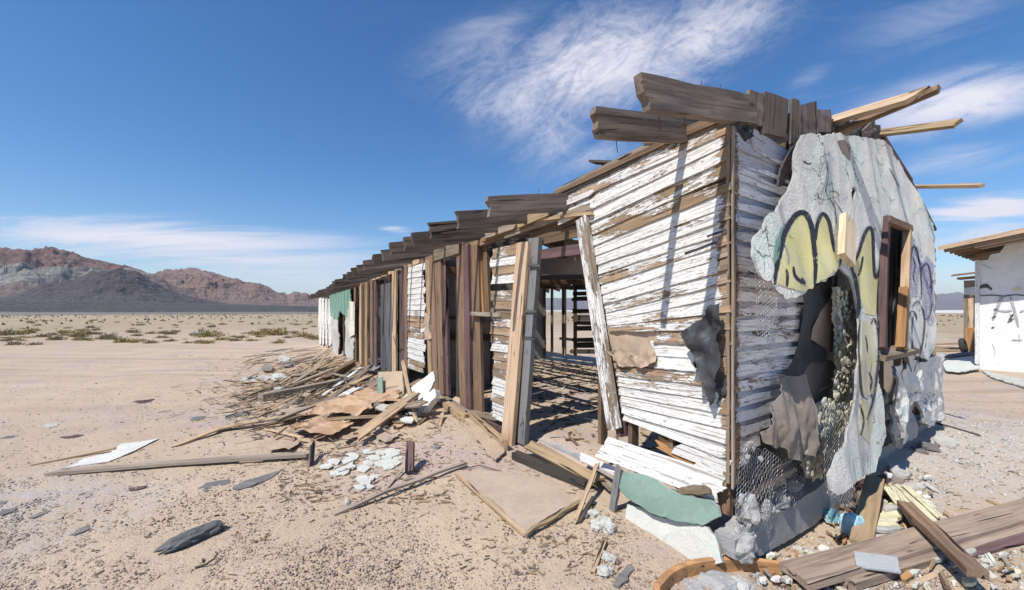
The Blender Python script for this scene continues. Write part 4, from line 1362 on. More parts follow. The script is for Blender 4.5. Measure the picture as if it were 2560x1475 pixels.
yel, blk, pur = M_['yspray'], M_['black'], M_['purple']
fill([(1941, 712), (1950, 650), (1962, 596), (1974, 564), (1996, 538), (2014, 536), (2028, 566), (2034, 612), (2039, 660), (2040, 706), (2030, 722), (2010, 728), (1985, 722), (1960, 716)], yel, seed=91)
fill([(2038, 708), (2038, 640), (2042, 570), (2056, 536), (2072, 552), (2082, 607), (2094, 662), (2066, 696)], yel, seed=92)
fill([(2132, 672), (2144, 640), (2162, 592), (2177, 568), (2184, 620), (2186, 684), (2194, 700), (2195, 740), (2186, 790), (2160, 784), (2150, 730), (2142, 700)], yel, seed=93)
fill([(2154, 805), (2180, 800), (2188, 860), (2186, 930), (2180, 985), (2158, 988), (2150, 900)], M_['yellowp'], seed=94)
fill([(2300, 660), (2316, 640), (2334, 660), (2334, 760), (2330, 820), (2314, 800), (2304, 760)], M_['lilac'], lift=0.003, seed=95)
fill([(2274, 640), (2292, 622), (2300, 660), (2294, 740), (2276, 745)], M_['lilac'], lift=0.003, seed=96)
ribbon([(1937, 712), (1940, 680), (1952, 620), (1968, 570), (1992, 536), (2014, 534), (2029, 566), (2035, 612), (2039, 660), (2037, 712)], 13, blk, dens=4)
ribbon([(2040, 600), (2043, 562), (2056, 534), (2072, 552), (2081, 600), (2085, 630)], 9, blk, dens=4)
ribbon([(1966, 672), (1969, 690), (1967, 716)], 7, blk)
ribbon([(1984, 666), (1987, 686), (1998, 700), (2012, 708), (2004, 694)], 8, blk)
ribbon([(2128, 668), (2144, 640), (2160, 590), (2174, 568), (2182, 586), (2184, 640), (2186, 680), (2190, 694), (2199, 676), (2204, 630)], 8, blk)
ribbon([(2130, 668), (2140, 700), (2149, 760), (2146, 790)], 8, blk)
ribbon([(2158, 640), (2152, 672), (2146, 690)], 5, blk)
ribbon([(2178, 810), (2186, 796), (2196, 830), (2196, 900), (2186, 990), (2168, 1050)], 5, blk)
ribbon([(2164, 838), (2168, 862), (2170, 884)], 4, blk)
fill([(2152, 1000), (2172, 1006), (2182, 1060), (2174, 1110), (2154, 1090), (2148, 1040)], M_['yellowp'], lift=0.003, seed=98)
ribbon([(2196, 700), (2194, 780), (2200, 850), (2196, 905)], 4, blk)
ribbon([(2150, 800), (2146, 850), (2150, 920), (2156, 985), (2170, 1000)], 5, blk)
ribbon([(2172, 930), (2180, 950), (2176, 975)], 4, blk)
ribbon([(2150, 1010), (2160, 1050), (2152, 1090)], 4, blk)
ribbon([(1962, 610), (1972, 640), (1970, 660)], 4, M_['greyspray'])
ribbon([(2100, 600), (2104, 640), (2098, 668)], 5, blk)
ribbon([(1948, 590), (1944, 620), (1938, 660)], 12, M_['greenp'])
ribbon([(1958, 566), (1950, 590), (1944, 620)], 6, M_['greenp'])
# outlines right of the window
ribbon([(2276, 760), (2272, 700), (2276, 650), (2284, 616), (2294, 630), (2302, 680), (2304, 740), (2298, 752)], 4.0, pur)
ribbon([(2302, 680), (2312, 660), (2322, 664), (2328, 700), (2330, 740)], 4.0, pur)
ribbon([(2282, 640), (2288, 662), (2284, 690), (2290, 712)], 2.5, pur)
ribbon([(2281, 768), (2292, 754), (2304, 764), (2312, 800), (2308, 850), (2300, 890)], 4.0, pur)
ribbon([(2262, 850), (2270, 800), (2280, 778), (2290, 786), (2294, 806)], 4.0, pur)
ribbon([(2262, 850), (2268, 900), (2276, 920)], 3.5, pur)
ribbon([(2312, 800), (2324, 790), (2330, 760)], 3.0, pur)
ribbon([(2314, 870), (2318, 830)], 2.5, pur)
ribbon([(2266, 700), (2262, 760), (2268, 830), (2262, 850)], 3.0, pur)
ribbon([(2284, 790), (2280, 830), (2286, 880), (2296, 896)], 3.0, pur)
ribbon([(2318, 672), (2320, 720), (2316, 760), (2322, 800)], 2.5, M_['lilac'])
ribbon([(2290, 650), (2296, 690), (2288, 740)], 3.0, M_['lilac'])
ribbon([(2264, 870), (2280, 930), (2294, 900), (2304, 870)], 3.5, pur)
ribbon([(2324, 720), (2334, 700)], 3, M_['rust'])
ribbon([(2074, 480), (2092, 480), (2098, 492)], 3, M_['string'])
ribbon([(2008, 402), (2020, 410), (2030, 408)], 4, blk)
ribbon([(2056, 420), (2066, 400), (2072, 430), (2060, 470), (2054, 490)], 4, M_['greyspray'])
fill([(2092, 352), (2112, 350), (2126, 372), (2124, 400), (2106, 384)], M_['felt'], lift=0.004, seed=97)
for pts in ([(2060, 380), (2072, 430), (2066, 480), (2088, 520), (2090, 560)], [(2085, 500), (2110, 540), (2120, 600)], [(2180, 905), (2175, 960), (2184, 1010)], [(2225, 420), (2250, 470)], [(2040, 480), (2056, 500), (2088, 492)]):
    ribbon(pts, 1.6, M_['char'], lift=0.005, name='crack', rnd=0.8)

# broken skin below and right of the window, each slab its own
for (pts, mt, off_, sd) in (([(2200, 925), (2228, 890), (2252, 898), (2262, 930), (2250, 990), (2232, 1006), (2214, 985)], 'stuccow', 0.16, 1.0),
                            ([(2262, 908), (2300, 894), (2336, 880), (2337, 960), (2336, 1046), (2300, 1068), (2280, 1050), (2272, 1000)], 'stuccow', 0.10, 2.0),
                            ([(2212, 1012), (2232, 1010), (2262, 1000), (2274, 1050), (2296, 1068), (2262, 1095), (2240, 1120), (2222, 1096)], 'concrete', 0.05, 3.0),
                            ([(2176, 930), (2196, 905), (2206, 1000), (2214, 1080), (2200, 1110), (2186, 1040)], 'stucco', 0.20, 4.0)):
    sheet('stucco_slab', pR(pts, 0.1), Rmap, 0.03, M_[mt], B, 0.05, (lambda o_, sd_: lambda a, b: o_ + 0.09 + 0.06 * noise.noise((a * 3, b * 3, sd_)) + 0.03 * noise.noise((a * 9, b * 9, sd_)))(off_, sd), 0.035, seed=100 + sd, back=M_['concrete'], smooth=False)
for i in range(46):                                    # crumbled rim pieces in the broken corner
    x, y = R.uniform(2205, 2330), 0
    y = R.uniform(985, 1075) - (x - 2205) * 0.12
    p = onR(x, y, R.uniform(0.02, 0.13))
    lump('stucco_chunk', p, (R.uniform(.02, .07), R.uniform(.015, .04), R.uniform(.03, .09)), M_[R.choice(['stuccow', 'concrete', 'chalk'])], B, i * 1.3, 1, 0.5, R.uniform(0, 6))

# window of the gable
W = empty('window', onR(2240, 880, 0.02))
W.parent = B
W.matrix_parent_inverse = WM['ruined_building'].inverted()
for (x0, y0, x1, y1, ww, mt, o) in ((2213, 545, 2203, 868, 0.075, 'maroon', 0.05), (2213, 548, 2272, 572, 0.07, 'brown', 0.055), (2268, 575, 2257, 868, 0.05, 'pale', 0.05), (2260, 720, 2252, 868, 0.06, 'orange', 0.09)):
    plank('window_frame', on_skin(x0, y0, o - 0.04), on_skin(x1, y1, o - 0.04), ww, 0.07, M_[mt], nR, W, nx=8, rag=0.02)
plank('window_sill', onR(2186, 890, 0.28), onR(2276, 872, 0.26), 0.16, 0.05, M_['grey'], (UP + nR * 0.3).normalized(), W, rag=0.03)
for (x, ww, mt) in ((2226, 0.10, 'dark'), (2237, 0.07, 'char'), (2246, 0.10, 'greyp'), (2254, 0.06, 'dark')):
    plank('window_slat', onR(x + 4, 575, -0.02), onR(x - 4, 870, -0.02), ww, 0.02, M_[mt], nR, W, nx=4, paint=0.25)
sheet('window_lining', pR([(2205, 560), (2275, 570), (2262, 880), (2195, 880)], -0.06), Rmap, 0.01, M_['tar'], W, 0.2, lambda a, b: -0.06, 0.0, seed=110)

# cavity where the skin has fallen away: linings, papers, plaster keyed through wire
sheet('lining_board', pR([(2083, 727), (2090, 760), (2086, 800), (2079, 875), (2050, 862), (2027, 848), (2031, 819), (2055, 775)], 0.05), Rmap, 0.006, M_['kraft'], B, 0.05, lambda a, b: 0.05 + 0.02 * noise.noise((a * 3, b * 2, 1)), 0.002, seed=111)
sheet('lining_board', pR([(2012, 910), (2060, 900), (2098, 906), (2098, 1000), (2050, 1012), (2012, 1010)], 0.03), Rmap, 0.006, M_['felt'], B, 0.06, lambda a, b: 0.03 + 0.012 * noise.noise((a * 7, b * 7, 1)), 0.003, seed=112)
plank('splinter', onR(2050, 975, 0.06), onR(2092, 957, 0.06), 0.008, 0.006, M_['pale'], nR, B)
CR = crease(0.0, 0.06, 5.0, 3.0)
sheet('felt_sheet', pR([(1968, 946), (2012, 936), (2014, 988), (2016, 1060), (2014, 1136), (1994, 1132), (1977, 1144), (1954, 1142), (1948, 1116), (1930, 1112), (1911, 1116), (1888, 1100), (1884, 1078), (1900, 1060), (1915, 1040), (1931, 1012), (1950, 975)], 0.16), Rmap, 0.005, M_['felt'], B, 0.022,
      lambda a, b: 0.15 + 0.06 * abs(math.sin(a * 9 + 0.9 * b)) + 0.7 * CR(a * 1.5, b * 0.6) - 0.08 * sstep(b, 0.9, 1.3), 0.006, seed=113)
sheet('tar_paper', pR([(2012, 735), (2062, 706), (2086, 690), (2088, 735), (2036, 815), (2032, 850), (2046, 862), (2076, 880), (2074, 905), (2036, 905), (2012, 940), (1966, 948), (1988, 905), (2004, 850), (2014, 800)], 0.08), Rmap, 0.004, M_['tar'], B, 0.04,
      lambda a, b: 0.055 + 0.03 * abs(noise.noise((a * 5, b * 3, 5))), 0.004, seed=114)
plank('lath', onR(2090, 690, 0.06), onR(2078, 880, 0.06), 0.02, 0.02, M_['dark'], nR, B)
clump_me = []
for i in range(6):
    o = lump('plaster_clump', Vector((0, 0, -50)), (1, 0.5, 0.8), M_['clump'], None, i * 3.1, 1, 0.75)
    clump_me.append(o.data)
    bpy.data.objects.remove(o)


def clump(px, py, o, r):
    p = onR(px, py, o)
    Mx = Matrix.Translation(p) @ Matrix((dR, -nR, UP)).transposed().to_4x4() @ Matrix.Rotation(R.uniform(-0.6, 0.6), 4, 'Y') @ Matrix.Diagonal((r * R.uniform(.6, 1.7), r * 0.6, r * R.uniform(.6, 1.5), 1))
    return link('plaster_clump', R.choice(clump_me), Mx, B)


cl = []
for _ in range(2600):
    x, y = R.uniform(2010, 2146), R.uniform(716, 1200)
    xm = 2094 + (y - 720) * 0.01
    ok = (xm < x < xm + 50 and y < 930)
    ok = ok or (2088 < x < 2128 and 930 < y < 1010)
    ok = ok or (2016 + max(0, (1040 - y)) * 1.2 < x < 2130 - max(0, y - 1080) * 0.3 and 1000 < y < 1085)
    ok = ok or (2016 < x < 2062 and 1085 < y < 1190)
    if ok and len(cl) < 285 and all((x - a) ** 2 + (y - b) ** 2 > (4.9 if y < 800 else 6.6) ** 2 for a, b in cl):
        cl.append((x, y))
for x, y in cl:
    clump(x, y, R.uniform(0.15, 0.20), R.uniform(0.026, 0.044) if y > 800 else R.uniform(0.022, 0.034))
for pts, sd in (([(2092, 722), (2140, 716), (2148, 930), (2124, 1010), (2094, 1006), (2100, 900)], 1), ([(2014, 1040), (2060, 1004), (2126, 1000), (2130, 1060), (2100, 1078), (2064, 1084), (2062, 1190), (2022, 1196), (2014, 1110)], 2)):
    sheet('plaster_key', pR(pts, 0.15), Rmap, 0.02, M_['clump'], B, 0.025, lambda a, b: 0.125 + 0.035 * abs(noise.noise((a * 16, b * 16, 3))) + 0.02 * noise.noise((a * 34, b * 34, 7)), 0.03, seed=140 + sd, smooth=False)
sheet('blue_sheet', pR([(2058, 1078), (2098, 1062), (2112, 1076), (2104, 1140), (2070, 1146), (2056, 1110)], 0.10), Rmap, 0.004, paper('blue_plastic_sheet', (0.07, 0.13, 0.23), (0.1, 0.16, 0.26), 0.4), B, 0.05, crumple(0.09, 0.03, 6, 1), 0.01, seed=115)
for i in range(9):                                    # thin grey rubble hanging in the wire left of the foot
    lump('plaster_chunk', onR(R.uniform(1850, 1905), R.uniform(1105, 1150) , R.uniform(0.02, 0.08)), (0.022, 0.015, 0.02), M_['concrete'], B, i * 2.1, 1, 0.8)


def hexnet(name, fn, u0, u1, v0, v1, cell, r, keep, mat, parent):
    """chicken wire: hexagon net of thin three-sided wires; fn(u, v) gives the world point"""
    vs, fs = [], []
    org = fn((u0 + u1) / 2, (v0 + v1) / 2)
    done = set()

    def wire(a, b):
        k = tuple(sorted(((round(a[0], 4), round(a[1], 4)), (round(b[0], 4), round(b[1], 4)))))
        if k in done:
            return
        done.add(k)
        p, q = fn(*a), fn(*b)
        d = (q - p)
        if d.length < 1e-5:
            return
        d.normalize()
        s1 = d.cross(Vector((0.3, 0.5, 0.81))).normalized()
        s2 = d.cross(s1)
        i0 = len(vs)
        for c in (p, q):
            for kk in range(3):
                an = 2.094 * kk
                vs.append(c - org + (s1 * math.cos(an) + s2 * math.sin(an)) * r)
        for kk in range(3):
            fs.append((i0 + kk, i0 + (kk + 1) % 3, i0 + 3 + (kk + 1) % 3, i0 + 3 + kk))
    h = cell * math.sqrt(3) / 2
    j = 0
    v = v0
    while v < v1:
        u = u0 + (cell * 0.75 if False else 0)
        i = 0
        while u < u1:
            cu = u0 + i * cell * 1.5
            cv = v0 + j * h * 2 + (h if i % 2 else 0)
            if keep(cu, cv):
                pts = [(cu + cell * math.cos(a), cv + cell * math.sin(a)) for a in [k * math.pi / 3 for k in range(6)]]
                for k in range(6):
                    wire(pts[k], pts[(k + 1) % 6])
            i += 1
            u = u0 + i * cell * 1.5
        j += 1
        v = v0 + j * h * 2
    me = bpy.data.meshes.new(name)
    me.from_pydata(vs, [], fs)
    return link(name, me, Matrix.Translation(org), parent, mat)


def netR(o0, amp, fr, sd):
    return lambda s, z: Rw(s + 0.03 * noise.noise((s * 5, z * 5, sd + 2)) + 0.008 * noise.noise((s * 22, z * 22, sd)), z + 0.03 * noise.noise((s * 5, z * 5, sd + 9)) + 0.008 * noise.noise((s * 22, z * 22, sd + 5)), o0 + amp * noise.noise((s * fr, z * fr, sd)))


def keep_px(poly, o):
    P = pR(poly, o)
    return lambda s, z: bool(inside_poly(np.array([s]), np.array([z]), P)[0])


hexnet('chicken_wire', netR(0.10, 0.04, 3, 1), 0.2, 1.3, 1.4, 2.3, 0.017, 0.0016, keep_px([(1884, 640), (1912, 700), (1934, 705), (1965, 750), (1950, 800), (1935, 850), (1890, 840), (1882, 740)], 0.1), M_['wire'], B)
hexnet('chicken_wire', netR(0.12, 0.05, 3, 4), -0.1, 1.6, -0.2, 1.1, 0.021, 0.0015, keep_px([(1836, 1180), (1866, 1112), (1900, 1120), (1960, 1150), (2012, 1142), (2010, 1210), (1990, 1260), (1900, 1310), (1830, 1330), (1824, 1240)], 0.12), M_['wire'], B)
hexnet('chicken_wire', netR(0.24, 0.03, 3, 7), 0.8, 2.6, -0.2, 1.3, 0.024, 0.0015, keep_px([(2012, 1000), (2120, 1010), (2134, 1060), (2112, 1130), (2090, 1180), (2110, 1260), (2060, 1250), (2016, 1200)], 0.12), M_['wire'], B)

# concrete footing and its broken corner
def Fmap(a, b, o):
    return Rw(a, b, o)


sheet('footing', pR([(1838, 1400), (1836, 1352), (1870, 1330), (1884, 1312), (1940, 1282), (1985, 1262), (2020, 1236), (2060, 1205), (2095, 1184), (2130, 1180), (2128, 1250), (2080, 1285), (2000, 1336), (1900, 1392)], 0.12), Fmap, 0.14, M_['concrete'], B, 0.05,
      lambda a, b: 0.12 + 0.02 * noise.noise((a * 3, b * 5, 1)), 0.014, seed=121)
sheet('footing', [(1.6, -0.25), (5.62, -0.05), (5.62, 0.22), (1.6, 0.12)], Fmap, 0.2, M_['concrete'], B, 0.12, lambda a, b: 0.02, 0.02, seed=122)
sheet('footing', [(0.02, -0.2), (19.9, -0.25), (19.9, 0.12), (0.02, 0.16)], Lmap, 0.18, M_['concrete'], B, 0.25, lambda a, b: -0.10, 0.02, seed=123)
for i, (x, y, o, sx, sy, sz_) in enumerate(((1850, 1362, 0.10, .10, .09, .10), (1870, 1275, 0.10, .075, .06, .105), (1918, 1270, 0.08, .055, .05, .05), (1860, 1325, 0.06, .08, .07, .05), (1905, 1305, 0.06, .06, .05, .04),
                                            (1950, 1245, 0.02, .05, .05, .05), (1985, 1215, 0.03, .06, .05, .05), (1968, 1262, 0.05, .04, .04, .03))):
    lump('concrete_chunk', onR(x, y, o), (sx, sy, sz_), M_['concrete'], B, 5 + i * 2.3, 3, 0.45)
plank('lath', onR(1835, 1262, 0.06), onR(2020, 1165, 0.02), 0.06, 0.02, M_['dark'], (nR + UP).normalized(), B)
plank('lath', onR(1850, 1220, -0.02), onR(2030, 1140, -0.02), 0.08, 0.02, M_['dark'], nR, B)

# pale wood block hung on a string, loose trapezoid board
hb = tag(empty('hanging_block', on_skin(2118, 600, 0.05)), 'pale wooden block hanging on a wire against the mint stucco, between the yellow graffiti letters', 'wooden block')
plank('block', on_skin(2121, 548, 0.07), on_skin(2116, 650, 0.07), 0.17, 0.05, M_['palest'], (nR - dR * 0.25).normalized(), hb, nx=3, ny=3, rag=0.006, jit=0.004)
tube('string', [on_skin(2134, 484, 0.02), on_skin(2130, 520, 0.05), on_skin(2122, 550, 0.09)], 0.0022, M_['string'], hb)
sheet('loose_board', pR([(1996, 358), (1990, 400), (1978, 440), (1962, 462), (1952, 466), (1960, 420), (1984, 372)], 0.08), Rmap, 0.015, M_['greyp'], B, 0.05, lambda a, b: 0.06, 0.004, seed=131)
# ------------------------------------------------------------------ white building on the right
K = onG(2440, 922)
WB = empty('white_building', K)
tag(WB, 'white plastered building at the right edge with brown overhanging eaves', 'building')


def Kw(a, z, o=0.0, d=0.0):
    """a along the wall towards the camera, o out of it, d sideways past the corner"""
    return K - dL * a + nL * o + UP * z


def onK(px, py, o=0.0):
    p = on_plane(px, py, K + nL * o, nL)
    return ((K - p).dot(dL), p.z)


ztop = 3.50 - K.z * 0
sheet('wall', [(0, -0.1), (4.5, -0.1), (4.5, 4.3), (0.55, 3.6), (0.45, 3.38), (0.30, 3.36), (0.22, 3.2), (0.0, 3.2)], lambda a, b, o: Kw(a, b, o), 0.2, M_['wallwhite'], WB, 0.2, lambda a, b: 0.012 * noise.noise((a * 2, b * 2, 0)), 0.015, seed=201)
sheet('wall', [(0.0, 0.0), (6, 0.0), (6, 3.3), (0, 3.3)], lambda a, b, o: K + dR * (a + 0.21) + dL * (o - 0.12) + UP * b, 0.15, M_['wallwhite'], WB, 0.4, lambda a, b: 0.0, 0.01, seed=202)
plank('corner_board', Kw(0.03, 0.15, 0.03), Kw(0.03, 3.2, 0.03), 0.09, 0.05, M_['postw'], nL, WB, nx=6, paint=0.6)
plank('top_plate', Kw(0.0, 3.28, -0.1), Kw(0.6, 3.4, -0.1), 0.18, 0.15, M_['brown'], nL, WB)
# roof: deck boards, rafters with tails past the eave, verge board
def Rf(a, o, dz=0.0):
    return Kw(a, 3.60 + 0.175 * a + dz, o)


for i in range(9):
    o_ = 1.12 - i * 0.27
    plank('roof_board', Rf(-0.52, o_, 0.05), Rf(5.0, o_, 0.05), 0.25, 0.025, M_['brown'], UP, WB, nx=6, rag=0.03)
for i in range(18):
    o_ = -1.3 - i * 0.5
    plank('roof_board', Rf(-0.52, o_, 0.05), Rf(3.0, o_, 0.05), 0.48, 0.025, M_['brown'], UP, WB, nx=2, rag=0.03)
for i in range(17):
    o_ = 1.08 - i * 0.55
    plank('rafter', Rf(-0.46 + R.uniform(-.03, .03), o_, -0.05), Rf(4.6, o_, -0.05), 0.13, 0.045, M_['brown'] if i % 3 else M_['grey'], nL, WB, nx=4)
plank('verge_board', Rf(-0.55, 1.27, 0.02), Rf(5.0, 1.27, 0.02), 0.12, 0.03, M_['tan'], nL, WB, nx=6)
plank('roofing_felt', Rf(-0.3, 0.9, 0.075), Rf(5.0, 0.9, 0.075), 0.72, 0.012, M_['tar'], UP, WB, nx=8, jit=0.02)
for i in range(3):
    plank('soffit_board', Rf(0.1 + i * 0.02, 0.95 - 0.28 * i, -0.13), Rf(4.4, 0.95 - 0.28 * i, -0.13), 0.2, 0.02, M_['brown'] if i % 2 else M_['grey'], UP, WB, nx=4)


def fnK(px, py, lift):
    return on_plane(px, py, K + nL * (0.016 + lift), nL)


WBwall = [o for o in WB.children if o.name.startswith('wall')][0]
gs = M_['greyspray']
for pts, wd, mt in (([(2482, 800), (2492, 772), (2505, 744), (2515, 742)], 8, gs), ([(2526, 742), (2536, 775), (2546, 818)], 7, gs), ([(2484, 774), (2510, 778), (2530, 776)], 4, gs),
                    ([(2480, 796), (2490, 790)], 6, M_['char']), ([(2484, 774), (2494, 774)], 6, M_['char']), ([(2524, 790), (2534, 786), (2522, 800), (2536, 796)], 3, M_['char']), ([(2518, 806), (2532, 800)], 3, M_['char']),
                    ([(2478, 820), (2486, 818)], 4, M_['char']), ([(2528, 850), (2556, 850)], 2.5, gs), ([(2548, 836), (2548, 856)], 2.5, gs), ([(2549, 780), (2560, 776)], 4, gs),
                    ([(2446, 722), (2458, 716), (2472, 718), (2480, 725)], 7, M_['char']), ([(2450, 716), (2465, 711), (2474, 716)], 4, M_['char']),
                    ([(2446, 739), (2480, 738), (2510, 740), (2540, 737), (2575, 740)], 2.6, M_['char']), ([(2536, 722), (2556, 723)], 7, M_['yspray']),
                    ([(2455, 660), (2470, 668), (2482, 670)], 1.6, gs), ([(2480, 858), (2488, 880), (2484, 890)], 1.4, gs)):
    ribbon(pts, wd, mt, lift=0.004, parent=WBwall, fn=fnK, dens=4)
# annex with a small porch further back
PA = onG(2428, 882)


def onA(px, py, o=0.0):
    return on_plane(px, py, PA + nL * o, nL)


for x, ww, mt, y0, y1 in ((2417, 0.16, 'grey', 738, 880), (2428, 0.14, 'tan', 738, 880), (2437, 0.10, 'dark', 738, 885)):
    plank('porch_post', onA(x, y1), onA(x, y0), ww, 0.12, M_[mt], nL, WB, nx=4)
plank('porch_roof', onA(2384, 688, 0.3), onA(2475, 678, 0.3), 0.9, 0.06, M_['brown'], (UP + nL * 0.1).normalized(), WB, nx=4)
plank('porch_roof', onA(2396, 697, 0.1), onA(2475, 690, 0.1), 0.6, 0.08, M_['grey'], UP, WB, nx=4)
plank('porch_head', onA(2410, 710), onA(2470, 708), 0.28, 0.1, M_['grey'], nL, WB)
plank('porch_lintel', onA(2412, 728), onA(2475, 727), 0.27, 0.12, M_['wallwhite'], nL, WB)
plank('porch_board', onA(2426, 820, 0.07), onA(2427, 875, 0.07), 0.30, 0.03, M_['orange'], nL, WB)
sheet('porch_wall', [(-0.3, 0), (4, 0), (4, 2.9), (-0.3, 2.9)], lambda a, b, o: PA + dR * (a * 1.0 + 0.3) + dL * (0.2 + o) + UP * b, 0.1, M_['wallwhite'], WB, 0.4, lambda a, b: 0.0, 0.0, seed=205)
tyre = bpy.data.meshes.new('tyre')
vs, fs = [], []
for i in range(28):
    a = 2 * math.pi * i / 28
    for k in range(8):
        b = 2 * math.pi * k / 8
        r_ = 0.25 + 0.075 * math.cos(b)
        vs.append((r_ * math.cos(a), r_ * math.sin(a), 0.085 * math.sin(b)))
        fs.append((i * 8 + k, ((i + 1) % 28) * 8 + k, ((i + 1) % 28) * 8 + (k + 1) % 8, i * 8 + (k + 1) % 8))
tyre.from_pydata(vs, [], fs)
p = onG(2408, 884)
tag(link('tyre', tyre, Matrix.Translation(p + UP * 0.30) @ Matrix.Rotation(math.radians(80), 4, Vector((0.8, 0.55, 0))), None, M_['rubber']), 'old grey tyre leaning against the porch post behind the white building', 'tyre')


# ------------------------------------------------------------------ loose things on the ground
def basis(n):
    e1 = n.cross(Vector((0.13, 0.97, 0.21))).normalized()
    return e1, n.cross(e1)


def psheet(name, px, P0, n, th, mat, spacing=0.05, off=None, edge=0.012, seed=1.0, parent=None, **kw):
    n = n.normalized()
    e1, e2 = basis(n)
    poly = []
    for x, y in px:
        p = on_plane(x, y, P0, n) - P0
        poly.append((p.dot(e1), p.dot(e2)))
    return sheet(name, poly, lambda a, b, o: P0 + e1 * a + e2 * b + n * o, th, mat, parent, spacing, off, edge, seed=seed, **kw)


def gsheet(name, px, th, mat, lift=0.03, amp=0.02, fr=4.0, spacing=0.05, edge=0.012, seed=1.0, off=None, **kw):
    """a sheet lying on the ground"""
    poly = [tuple(onG(x, y).xy) for x, y in px]
    fn = off or (lambda a, b: lift + amp * (noise.noise((a * fr, b * fr, seed)) + 0.4 * noise.noise((a * fr * 3, b * fr * 3, seed))))
    return sheet(name, poly, lambda a, b, o: Vector((a, b, float(gz(a, b)) + o)), th, mat, None, spacing, fn, edge, seed=seed, **kw)


def gp(x, y, z=0.0):
    return onG(x, y) + UP * z


def lie(name, cat, label, a, b, w_, th, mat, group=None, up=UP, **kw):
    """a board lying about: a, b = (px, py, height above ground) of its two ends"""
    A, Bp = gp(a[0], a[1], (a[2] if len(a) > 2 else 0) + th * 0.5), gp(b[0], b[1], (b[2] if len(b) > 2 else 0) + th * 0.5)
    o = plank(name, A, Bp, w_, th, M_[mat], up, None, **kw)
    return tag(o, label, cat, group)


# -- open sand at the left
o = gsheet('torn_card', [(162, 1173), (209, 1149), (276, 1134), (294, 1118), (302, 1112), (352, 1106), (398, 1098), (336, 1129), (272, 1156), (237, 1160), (200, 1165)], 0.008, M_['card'], 0.012, 0.01, 2.0, 0.1, 0.004, 301)
tag(o, 'pointed white torn board lying flat on the open sand at far left', 'board')
lie('lath', 'lath', 'thin tan lath touching the back edge of the pointed white board', (76, 1165, 0.0), (284, 1127, 0.02), 0.035, 0.015, 'pale', rag=0.03, wt=1.3)
o = lie('board', 'board', 'longest thin grey board, lying flat across the sand in front of the debris heap', (132, 1186, 0.0), (772, 1146, 0.03), 0.10, 0.03, 'grey', nx=12, bend=0.015, rag=0.05)
o = lie('splinter', 'splinter', 'dark splintered stump sticking up at the end of the longest grey board', (778, 1166, 0.0), (781, 1140, 0.14), 0.05, 0.03, 'dark', rag=0.05, up=Vector((0, -1, 0.2)))
for i, (pts, lab, mt, th) in enumerate((
        ([(494, 1222), (515, 1210), (548, 1203), (574, 1200), (577, 1208), (545, 1218), (515, 1231)], 'shorter flat grey scrap of roofing felt in front of the longest grey board', 'shingle', 0.012),
        ([(582, 1222), (610, 1203), (650, 1193), (690, 1180), (700, 1180), (680, 1196), (640, 1212), (596, 1226)], 'longer pointed grey scrap of roofing felt beside the shorter scrap', 'shingle', 0.012),
        ([(560, 1042), (590, 1034), (628, 1029), (627, 1037), (595, 1043), (563, 1046)], 'small blue grey felt scrap lying before the thick grey timber', 'shingle', 0.015),
        ([(320, 1228), (330, 1221), (366, 1216), (362, 1222), (338, 1229)], 'small purple grey wood scrap lying alone on the open sand', 'maroon', 0.015),
        ([(70, 1297), (96, 1283), (138, 1272), (140, 1278), (110, 1288), (84, 1298)], 'flat dark felt scrap near the left edge, behind the tapering felt scrap', 'shingle', 0.012),
        ([(168, 1340), (196, 1323), (222, 1314), (226, 1322), (205, 1334), (185, 1341)], 'tapering dark felt scrap between the left edge and the charred chunk', 'shingle', 0.014),
        ([(-10, 1288), (10, 1280), (40, 1271), (30, 1280), (6, 1291)], 'grey felt scrap cut by the left edge of the picture', 'shingle', 0.014),
        ([(-12, 1262), (4, 1254), (20, 1254), (10, 1262)], 'dark felt scrap at the left edge above the other grey scrap', 'shingle', 0.014),
        ([(106, 1068), (118, 1060), (146, 1059), (144, 1066), (124, 1070)], 'small whitish plaster flake far left on the sand', 'chalk', 0.03),
        ([(474, 1050), (488, 1043), (514, 1041), (508, 1048), (490, 1052)], 'thin grey scrap left of the blue grey felt scrap', 'shingle', 0.012),
        ([(150, 1094), (190, 1088), (212, 1088), (196, 1094), (166, 1098)], 'faint purple grey strip standing in for a thin shadow behind the pointed white board', 'maroon', 0.012),  # thin dark sheet laid where only a shadow falls
        ([(0, 1098), (16, 1092), (46, 1090), (30, 1096)], 'flat grey scrap at the left edge behind the pointed white board', 'shingle', 0.012),
        ([(330, 1006), (352, 1000), (388, 998), (376, 1005), (350, 1009)], 'low dark scrap in the middle of the open sand', 'maroon', 0.02))):
    o = gsheet('scrap', pts, th * 0.6, M_[mt], 0.008, 0.012, 7.0, 0.05, 0.018, 310 + i)
    tag(o, lab, 'scrap', 'flat scraps on the open sand')
p = gp(482, 1352, 0.03)
ax = (gp(561, 1316) - gp(405, 1385))
o = lump('charred_chunk', p, (ax.length * 0.5, 0.085, 0.05), M_['char'], None, 4.0, 4, 0.28, math.atan2(ax.y, ax.x), 2.2)
tag(o, 'dark charred wood chunk with a pointed end lying on the gravel', 'wood chunk')
o = tube('twig', [gp(488, 1423, 0.01), gp(515, 1418, 0.02), gp(535, 1408, 0.03), gp(545, 1398, 0.04), gp(538, 1394, 0.04)], 0.008, M_['dark'], None, 5, 0.5)
tag(o, 'thin hooked dark twig right of the charred chunk', 'twig')

